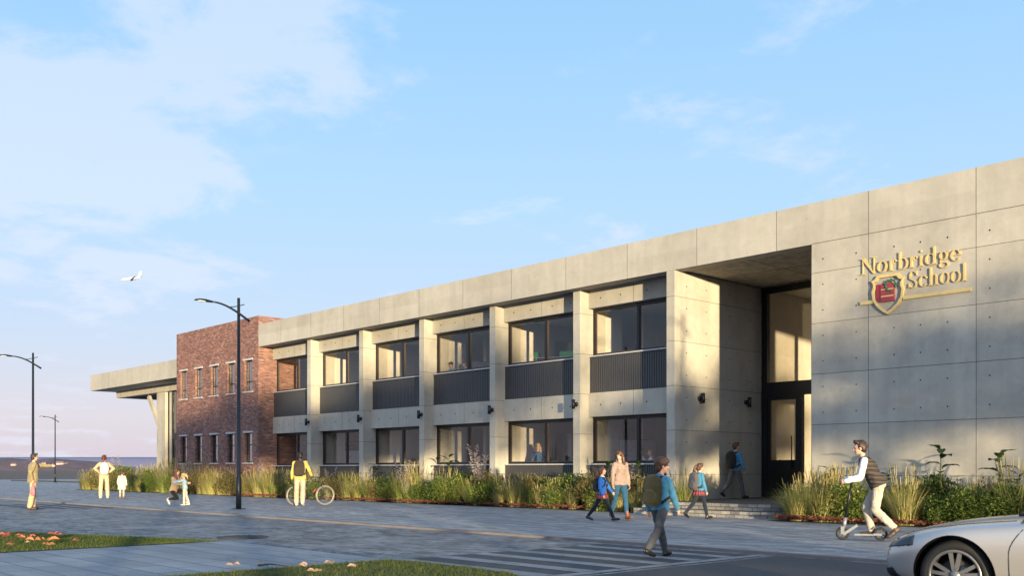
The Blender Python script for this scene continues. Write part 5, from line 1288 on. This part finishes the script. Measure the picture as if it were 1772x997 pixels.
def shrub_mesh(seed, h, rx, n, twiggy=0.0):
    rnd = random.Random(seed); mb = MB()
    lobes = [(Vector((rnd.uniform(-.6, .6) * rx, rnd.uniform(-.5, .5) * rx, h * rnd.uniform(.35, .75))), rnd.uniform(.45, .7) * rx) for _ in range(7)]
    for i in range(n):
        c, r = lobes[rnd.randrange(7)]
        d = Vector((rnd.gauss(0, 1), rnd.gauss(0, 1), rnd.gauss(0, 1))).normalized()
        p = c + d * r * (rnd.random() ** .38) * Vector((1, 1, .95)).length / 1.7
        if rnd.random() < .15: p += d * r * rnd.uniform(0, .35)
        if p.z < .02: p.z = rnd.uniform(.02, .2)
        leaf(mb, p, Vector((d.x + rnd.gauss(0, .6), d.y + rnd.gauss(0, .6), d.z + rnd.uniform(-.2, .9))), Vector((rnd.gauss(0, .5), rnd.gauss(0, .5), 1)), rnd.uniform(.045, .085), rnd.uniform(.012, .022), 0)
    for i in range(14):
        c, r = lobes[i % 7]; a = rnd.uniform(0, 6.28); e = c + Vector((rnd.gauss(0, .4), rnd.gauss(0, .4), rnd.uniform(.5, 1.1))) * r
        mb.tube([(.06 * math.cos(a), .06 * math.sin(a), 0), (c * .5) + Vector((0, 0, .02)), e], [.006, .005, .002], 4, 1, False)
    for i in range(int(60 * twiggy)):
        a = rnd.uniform(0, 6.28); blade(mb, (rnd.uniform(-.2, .2) * rx, rnd.uniform(-.2, .2) * rx, 0), a, h * rnd.uniform(.8, 1.2), rnd.uniform(.1, .6), .003, rnd.uniform(0, .2), 4, 2)
    return mb
def spike_mesh(seed, h, n):
    rnd = random.Random(seed); mb = MB()
    for i in range(n):
        a = rnd.uniform(0, 6.28); d = Vector((math.cos(a), math.sin(a), 0)); hh = h * rnd.uniform(.72, 1.0); p = d * rnd.uniform(0, .08); e = p + d * hh * rnd.uniform(.03, .2) + Vector((0, 0, hh))
        mb.tube([p, p.lerp(e, .5), e], [.005, .004, .002], 4, 1, False)
        m = 34
        for k in range(m):
            u = .52 + .48 * k / m; c = p.lerp(e, u); b = rnd.uniform(0, 6.28); dd = Vector((math.cos(b), math.sin(b), rnd.uniform(-.2, .6)))
            leaf(mb, c, dd, Vector((0, 0, 1)), .085 * (1.35 - u * .6), .030, 0)
        for k in range(10):
            c = p.lerp(e, rnd.uniform(.05, .45)); b = rnd.uniform(0, 6.28); leaf(mb, c, Vector((math.cos(b), math.sin(b), .3)), Vector((0, 0, 1)), .13, .018, 2)
    return mb
def broad_mesh(seed, h, n=11, L_=.42):
    rnd = random.Random(seed); mb = MB(); lx, ly = rnd.uniform(-.08, .08), rnd.uniform(-.08, .08)
    P0 = [Vector((lx * u * u, ly * u * u, h * .86 * u)) for u in (0, .3, .6, .85, 1)]
    mb.tube(P0, [.014, .012, .010, .007, .004], 6, 1)
    for k in range(n):
        u = .38 + .62 * k / (n - 1); c = Vector((lx * u * u, ly * u * u, h * .86 * u)); a = k * 2.4 + rnd.uniform(-.3, .3); tilt = rnd.uniform(.05, .5) + .7 * (k / n) ** 2
        d = Vector((math.cos(a), math.sin(a), tilt)).normalized(); l = L_ * rnd.uniform(.7, 1.05) * (1.1 - .35 * u)
        q = d.cross(Vector((0, 0, 1))).normalized(); nrm = q.cross(d); v = []; f = []; st = 7
        for i in range(st + 1):
            t = i / st; w = l * .30 * math.sin(math.pi * min(1, t * .94 + .06)) ** .8 * (1 - .35 * t); cc = c + d * (l * (t + .12)) - Vector((0, 0, 1)) * (l * .45 * t * t * rnd.uniform(.8, 1.1))
            v += [cc - q * w + nrm * w * .30, cc, cc + q * w + nrm * w * .30]
        for i in range(st): f += [(3 * i, 3 * i + 1, 3 * i + 4, 3 * i + 3), (3 * i + 1, 3 * i + 2, 3 * i + 5, 3 * i + 4)]
        mb.add(v, f, 0, True); mb.tube([c, c + d * l * .14], .004, 4, 1, False)
    return mb
# kinds: name, category, look, mesh variants, materials
KIND = {}
def kind(k, name, cat, look, meshes): KIND[k] = (name, cat, look, meshes)
GM = [STRAW, GRASSG, STRAW]
kind('straw', 'grass_clump', 'grass clump', 'tall straw coloured grass clump with feathery heads', [grass_mesh(10 + i, 1.0, 430, .75, 34, .42).mesh('straw_grass_clump', GM) for i in range(3)])
kind('green', 'grass_clump', 'grass clump', 'arching green grass clump', [grass_mesh(30 + i, .95, 460, .38, 18, .46).mesh('green_grass_clump', GM) for i in range(3)])
kind('shrub', 'leafy_shrub', 'shrub', 'dense small leaved green shrub', [shrub_mesh(50 + i, .78, .52, 2300).mesh('leafy_shrub', [SHRUBG, STEM, STRAW]) for i in range(3)])
kind('olive', 'twiggy_shrub', 'shrub', 'loose brownish olive shrub with dry stems', [shrub_mesh(70 + i, .82, .50, 1500, 1.3).mesh('twiggy_shrub', [SHRUBO, STEM, STRAW]) for i in range(3)])
kind('spike', 'flowering_plant', 'flower', 'tall plant with pale white flower spikes', [spike_mesh(90 + i, 1.32, 5).mesh('flowering_plant', [SPIKE, STEM, SHRUBG]) for i in range(3)])
kind('broad', 'broadleaf_plant', 'plant', 'upright plant with large dark leaves', [broad_mesh(110 + i, 1.3).mesh('broadleaf_plant', [BIGL, STEM]) for i in range(3)])
PL = []
prnd = random.Random(21)
def plant(k, x, y, s=1.0, z=.012):
    nm, cat, look, ms = KIND[k]
    o = link(nm, ms[prnd.randrange(len(ms))]); o.location = (x, y, z); o.rotation_euler = (0, 0, prnd.uniform(0, 6.28)); sc = s * prnd.uniform(.72, 1.22); o.scale = (sc, sc, sc * prnd.uniform(.92, 1.08))
    PL.append((o, k)); return o
# long bed: composition read along the facade, left to right
x = -63.4
while x < -17.6:
    px = px_of((x, 22.5, 0))
    if px < 330: ks = ['straw', 'straw', 'green', 'olive', 'straw', 'green', 'shrub']
    elif px < 480: ks = ['straw', 'straw', 'straw', 'olive', 'straw', 'green']
    elif px < 620: ks = ['shrub', 'green', 'straw', 'shrub', 'green', 'olive']
    elif px < 850: ks = ['olive', 'shrub', 'green', 'olive', 'straw', 'green']
    else: ks = ['olive', 'shrub', 'straw', 'olive', 'straw', 'shrub', 'green']
    far = 1.18 if px < 480 else (1.0 if px < 620 else .96)
    plant(prnd.choice(ks), x + prnd.uniform(-.12, .12), 22.32 + prnd.uniform(-.12, .12), far * .95)
    plant(prnd.choice(ks), x + .35 + prnd.uniform(-.12, .12), 22.95 + prnd.uniform(-.15, .15), far * 1.2)
    x += .70 if px > 330 else .86
def bedx(px, y=22.6):
    d = _f + _r * ((px - 886) / FPX); k = y / d.y; return d.x * k
for px, y, s in ((208, 22.9, 1.15), (245, 22.9, 1.2), (332, 22.7, 1.15), (341, 22.9, 1.0), (459, 22.8, 1.15), (470, 22.9, 1.0), (707, 22.6, 1.1), (712, 22.4, .85), (840, 22.5, 1.12), (836, 22.8, 1.0), (1088, 22.8, 1.05), (579, 22.9, .95)):
    plant('spike', bedx(px, y), y - .25, s * 1.22)
for px, y, s in ((160, 23.0, 1.0), (195, 22.9, .95), (225, 22.9, .9), (425, 23.2, .9), (660, 23.2, 1.0), (785, 23.2, 1.05), (925, 23.0, 1.05), (1112, 22.7, 1.12), (1060, 23.2, .9)):
    plant('broad', bedx(px, y), y - .2, s * 1.2)
for px, y, s in ((770, 22.3, 1.2), (792, 22.4, 1.15), (900, 22.5, 1.1), (960, 22.6, 1.15), (690, 22.5, 1.05)): plant('green' if px < 800 else 'straw', bedx(px, y), y, s)
# corner bed under the sign
x = -13.0
while x < -3.0:
    ks = ['shrub', 'straw', 'olive', 'green', 'shrub'] if x > -11.8 else ['green', 'straw', 'straw', 'green']
    plant(prnd.choice(ks), x, 21.35 + prnd.uniform(-.1, .1), .98); plant(prnd.choice(['shrub', 'green', 'straw', 'green'] if x > -11.8 else ['green', 'straw']), x + .3, 21.95 + prnd.uniform(-.12, .12), 1.05)
    plant(prnd.choice(['olive', 'shrub', 'green']), x + .1, 22.5 + prnd.uniform(-.12, .12), 1.05); x += .68
for px, y, s in ((1400, 21.5, 1.22), (1378, 21.5, 1.05), (1425, 21.7, 1.2), (1450, 21.6, 1.0), (1385, 21.9, 1.2), (1755, 21.6, 1.2), (1720, 21.8, 1.1), (1700, 21.5, .9)): plant('green' if px < 1430 else 'straw', bedx(px, y), y, s)
for px, y, s in ((1585, 21.9, 1.0), (1612, 22.0, .95), (1548, 21.8, .9)): plant('straw', bedx(px, y), y, s)
for px, y, s in ((1433, 21.9, 1.12), (1452, 22.1, 1.1), (1530, 22.2, 1.25), (1628, 21.7, 1.55), (1730, 21.8, 1.25), (1760, 22.0, 1.3), (1660, 22.2, 1.0), (1800, 21.6, 1.3), (1590, 22.4, 1.0)): plant('broad', bedx(px, y), y, s)
for px, y, s in ((1722, 21.8, 1.0), (1782, 21.9, 1.1)): plant('spike', bedx(px, y), y, s)
# each label says which one, by the nearest landmark along the facade
def landmark(o):
    x, y = o.location.x, o.location.y
    if x > -14:
        return 'beside the entrance steps' if x < -11.9 else ('behind the scooter rider under the sign' if x < -9.6 else ('under the right end of the sign' if x < -7.9 else 'behind the parked car'))
    if x < -60: return 'at the far left end of the bed'
    if x < XL: return 'below the canopy pavilion'
    if x < XB:
        i = max(0, min(4, int((x - XL) / 1.8))); return 'below the %s column of brick block windows' % ordn[i]
    for i, p_ in enumerate(PILL):
        if abs(x - p_ - .15) < .62: return 'at the foot of the %s pillar' % ordn[i]
    for i, (a, b) in enumerate(BAYS):
        if a <= x <= b: return 'under the %s window bay' % ordn[i]
    return 'beside the left side of the entrance steps'
by = {}
for o, k in PL:
    row = 'front' if o.location.y < (22.55 if o.location.x < -14 else 21.75) else 'back'
    by.setdefault((k, landmark(o), row), []).append(o)
SHORT = {'straw': 'straw coloured feathery grass clump', 'green': 'arching green grass clump', 'shrub': 'dense green small leaved shrub', 'olive': 'loose brownish twiggy shrub', 'spike': 'plant with pale flower spikes', 'broad': 'plant with large dark leaves'}
CNT = ['', 'only', 'two', 'three', 'four', 'five', 'six', 'seven', 'eight', 'nine']
for (k, lm, row), os_ in by.items():
    os_.sort(key=lambda o: px_of(o.location)); n = len(os_)
    for i, o in enumerate(os_):
        if n == 1: lab = '%s %s, %s row' % (SHORT[k], lm, row)
        else:
            w = 'leftmost' if i == 0 else ('rightmost' if i == n - 1 else ordn[i])
            lab = '%s %s %s, %s row' % (w, SHORT[k], lm, row)
        tag(o, lab, KIND[k][1], {'straw': 'grass clumps in the planting beds', 'green': 'grass clumps in the planting beds', 'shrub': 'shrubs in the planting beds', 'olive': 'shrubs in the planting beds', 'spike': 'flowering plants in the beds', 'broad': 'broad leaved plants in the beds'}[k], 'thing')
# sedum edging
mb = MB(); r2 = random.Random(4)
def rosette(x, y, s):
    n = 9
    for k in range(n):
        a = 6.283 * k / n + r2.uniform(-.2, .2); leaf(mb, Vector((x, y, .02 + s * .5)), Vector((math.cos(a), math.sin(a), r2.uniform(.3, 1.2))), Vector((0, 0, 1)), s * r2.uniform(.8, 1.2), s * .34)
for i in range(1500):
    px = r2.choice([r2.uniform(560, 1000), r2.uniform(620, 780), r2.uniform(400, 480)]); rosette(bedx(px, 21.95), 21.93 + abs(r2.gauss(0, .10)), r2.uniform(.07, .12))
for i in range(700): rosette(r2.uniform(-13.4, -9.2) if i % 2 else r2.uniform(-13.4, -11.5), 20.93 + abs(r2.gauss(0, .14)), r2.uniform(.07, .12))
tag(mb.build('sedum_ground_cover', SEDUM), kind='stuff')

# lawns
LG = leafmat('lawn_blade', [(0, (0.043, 0.076, 0.014)), (0.5, (0.102, 0.145, 0.025)), (0.85, (0.204, 0.204, 0.051)), (1, (0.34, 0.272, 0.085))])
def inside(p, poly):
    c = False; j = len(poly) - 1
    for i in range(len(poly)):
        if ((poly[i][1] > p[1]) != (poly[j][1] > p[1])) and p[0] < (poly[j][0] - poly[i][0]) * (p[1] - poly[i][1]) / (poly[j][1] - poly[i][1]) + poly[i][0]: c = not c
        j = i
    return c
def lawn(name, poly, n, x0, x1, y0, y1, seed):
    rnd = random.Random(seed); v = []; f = []; k = 0
    while k < n:
        x, y = rnd.uniform(x0, x1), rnd.uniform(y0, y1)
        if not inside((x, y), poly): continue
        a = rnd.uniform(0, 6.283); h = rnd.uniform(.025, .06); w = .0035; lx, ly = rnd.gauss(0, .4) * h, rnd.gauss(0, .4) * h; o = len(v)
        v += [(x - w * math.cos(a), y - w * math.sin(a), .01), (x + w * math.cos(a), y + w * math.sin(a), .01), (x + lx, y + ly, h)]; f.append((o, o + 1, o + 2)); k += 1
    me = bpy.data.meshes.new(name); me.from_pydata(v, [], f); me.materials.append(LG); tag(link(name, me), kind='stuff')
lawn('wedge_grass', wedge, 60000, -25, -16.12, 2.5, 8.1, 1); lawn('patch_grass', patch_poly, 26000, -11.2, -7.4, 4.0, 8.2, 2)

# fallen leaves
ml = [leafmat('fallen_leaf_' + n, [(0, a), (1, b)], .7, .3) for n, a, b in (('orange', (.36, .13, .05), (.50, .26, .12)), ('pink', (.38, .07, .09), (.50, .18, .16)), ('tan', (.40, .26, .17), (.50, .36, .26)))]
lr = random.Random(8); FL = {'orange': 'curled orange', 'pink': 'pinkish red', 'tan': 'pale tan'}; LC = {}
def fallen(px, py, ci, s, z, where):
    nm = list(FL)[ci]; mb = MB()
    for k in range(2): leaf(mb, Vector((0, 0, .012)), Vector((math.cos(k * 2.2), math.sin(k * 2.2), .25)), Vector((lr.gauss(0, .4), lr.gauss(0, .4), 1)), s * lr.uniform(.8, 1.2), s * .36, 0, .6)
    o = mb.build('fallen_leaf', ml[ci]); o.location = ground_at(px, py, z); o.rotation_euler = (0, 0, lr.uniform(0, 6))
    LC.setdefault((nm, where), []).append(o)
for px, py, ci, s in ((4, 931, 1, .34), (10, 928, 1, .26), (38, 929, 1, .20), (45, 934, 0, .26), (52, 931, 1, .22), (60, 938, 0, .30), (67, 937, 0, .26), (83, 938, 0, .32), (84, 946, 0, .26), (92, 926, 1, .24), (100, 928, 1, .18), (134, 938, 1, .20), (45, 941, 2, .16), (20, 945, 1, .18)): fallen(px, py, ci, s * .5, .05, 'on the left lawn')
for px, py, ci, s in ((403, 981, 2, .14), (447, 977, 2, .10), (575, 978, 2, .14), (532, 985, 2, .20), (615, 984, 2, .14), (545, 992, 2, .14)): fallen(px, py, ci, s * .8, .02 if px < 500 else .04, 'by the edge of the front lawn')
for (nm, wh), os_ in LC.items():
    os_.sort(key=lambda o: px_of(o.location)); n = len(os_)
    for i, o in enumerate(os_):
        w = '' if n == 1 else ('leftmost ' if i == 0 else ('rightmost ' if i == n - 1 else ['second', 'third', 'fourth', 'fifth', 'sixth', 'seventh', 'eighth'][i - 1] + ' from left '))
        tag(o, '%s%s leaf lying %s' % (w, FL[nm], wh), 'fallen leaf', 'fallen leaves on the grass and path')
mb = MB(); a_, b2_ = ground_at(447, 979, .015), ground_at(500, 981, .02)
mb.tube([a_, a_.lerp(b2_, .4) + Vector((0, 0, .02)), b2_], [.014, .012, .006], 6); mb.tube([a_.lerp(b2_, .3), a_.lerp(b2_, .3) + Vector((.12, -.10, .05))], [.007, .003], 5)
tag(mb.build('twig', plain('twig_bark', (.09, .055, .045), .9)), 'thin brown twig lying on the pale path near the front lawn', 'twig')
mb = MB(); c_ = ground_at(420, 931, RZ)
mb.tube([(c_.x, c_.y, RZ + .002), (c_.x, c_.y, RZ + .014)], .48, 32); 
for k in range(7): mb.box(c_.x - .34, c_.x + .34, c_.y - .32 + k * .10, c_.y - .28 + k * .10, RZ + .0145, RZ + .02)
tag(mb.build('manhole_cover', plain('cast_iron', (.05, .05, .054), .7, .2, bumpy=.5)), 'dark round cast iron manhole cover in the cobbled road', 'manhole cover')

# ------------------------------------------------------------------ trees beyond the frame that shade the building
BARK = plain('bark', (.06, .045, .035), .9, bumpy=.6)
TREEL = leafmat('tree_leaf', [(0, (.02, .035, .01)), (.6, (.05, .075, .018)), (1, (.09, .11, .03))])
def tree_parts(seed, h, cr, cz, nl, cs=.24):
    rnd = random.Random(seed); tk = MB(); lf = MB(); tips = []
    tk.tube([(0, 0, 0), (.05, .03, h * .3), (-.05, .08, h * .6), (.05, 0, h * .85)], [.22, .17, .11, .03], 8)
    for i in range(16):
        z = h * rnd.uniform(.35, .8); a = rnd.uniform(0, 6.28); l = cr * rnd.uniform(.6, 1.0) * (1.2 - z / h); e = Vector((l * math.cos(a), l * math.sin(a), max(3.9, z + rnd.uniform(.3, 1.2))))
        tk.tube([(0, 0, z - .3), e * .5 + Vector((0, 0, z * .5 - .05)), e], [.06, .04, .015], 5); tips.append(e)
    for i in range(10): tips.append(Vector((rnd.gauss(0, .5) * cr, rnd.gauss(0, .5) * cr, cz + rnd.gauss(0, .4) * cr * .7)))
    for i in range(nl):
        c = tips[rnd.randrange(len(tips))]; d = Vector((rnd.gauss(0, 1), rnd.gauss(0, 1), rnd.gauss(0, .8))); p = c + d * cr * cs
        if p.z < 3.6: p.z = 3.6 + rnd.random() * 1.2
        leaf(lf, p, Vector((rnd.gauss(0, 1), rnd.gauss(0, 1), rnd.gauss(0, 1))), Vector((0, 0, 1)), rnd.uniform(.12, .2), rnd.uniform(.04, .07))
    return tk.mesh('trunk', BARK), lf.mesh('crown', TREEL)
TV = [tree_parts(200, 6.6, 2.3, 5.2, 6500, .15), tree_parts(201, 8.2, 2.8, 6.0, 9000), tree_parts(202, 6.8, 2.4, 5.3, 11000, .18)]
TREES = [ # shadow target X on the facade, distance towards the sun, variant, scale
 (-11.8, 34, 0, .95), (-8.2, 38, 0, 1.0), (-17.4, 44, 0, .88), (-27.0, 46, 1, 1.0), (-33.0, 50, 2, 1.0), (-45.5, 58, 2, 1.05), (-50.0, 60, 2, .95), (-36.2, 54, 2, .92)]
for i, (tx, dist, v_, s) in enumerate(TREES):
    t = thing('street_tree', 'leafy street tree outside the frame shading the facade towards x %d' % tx, 'tree', (tx + SUN_DIR[0] * dist, FY + SUN_DIR[1] * dist, 0), i * 1.3, 'trees behind the viewer')
    t['label'] = ['leafy tree outside the frame shading the left of the sign', 'leafy tree outside the frame shading the right of the sign', 'leafy tree outside the frame shading the entrance side wall', 'tall tree outside the frame shading the fourth window bay', 'leafy tree outside the frame shading the second window bay', 'leafy tree outside the frame shading the brick block', 'low tree outside the frame shading the far end of the brick block', 'leafy tree outside the frame shading the first window bay'][i]
    t.scale = (s, s, s); link('trunk', TV[v_][0], t); link('crown', TV[v_][1], t)
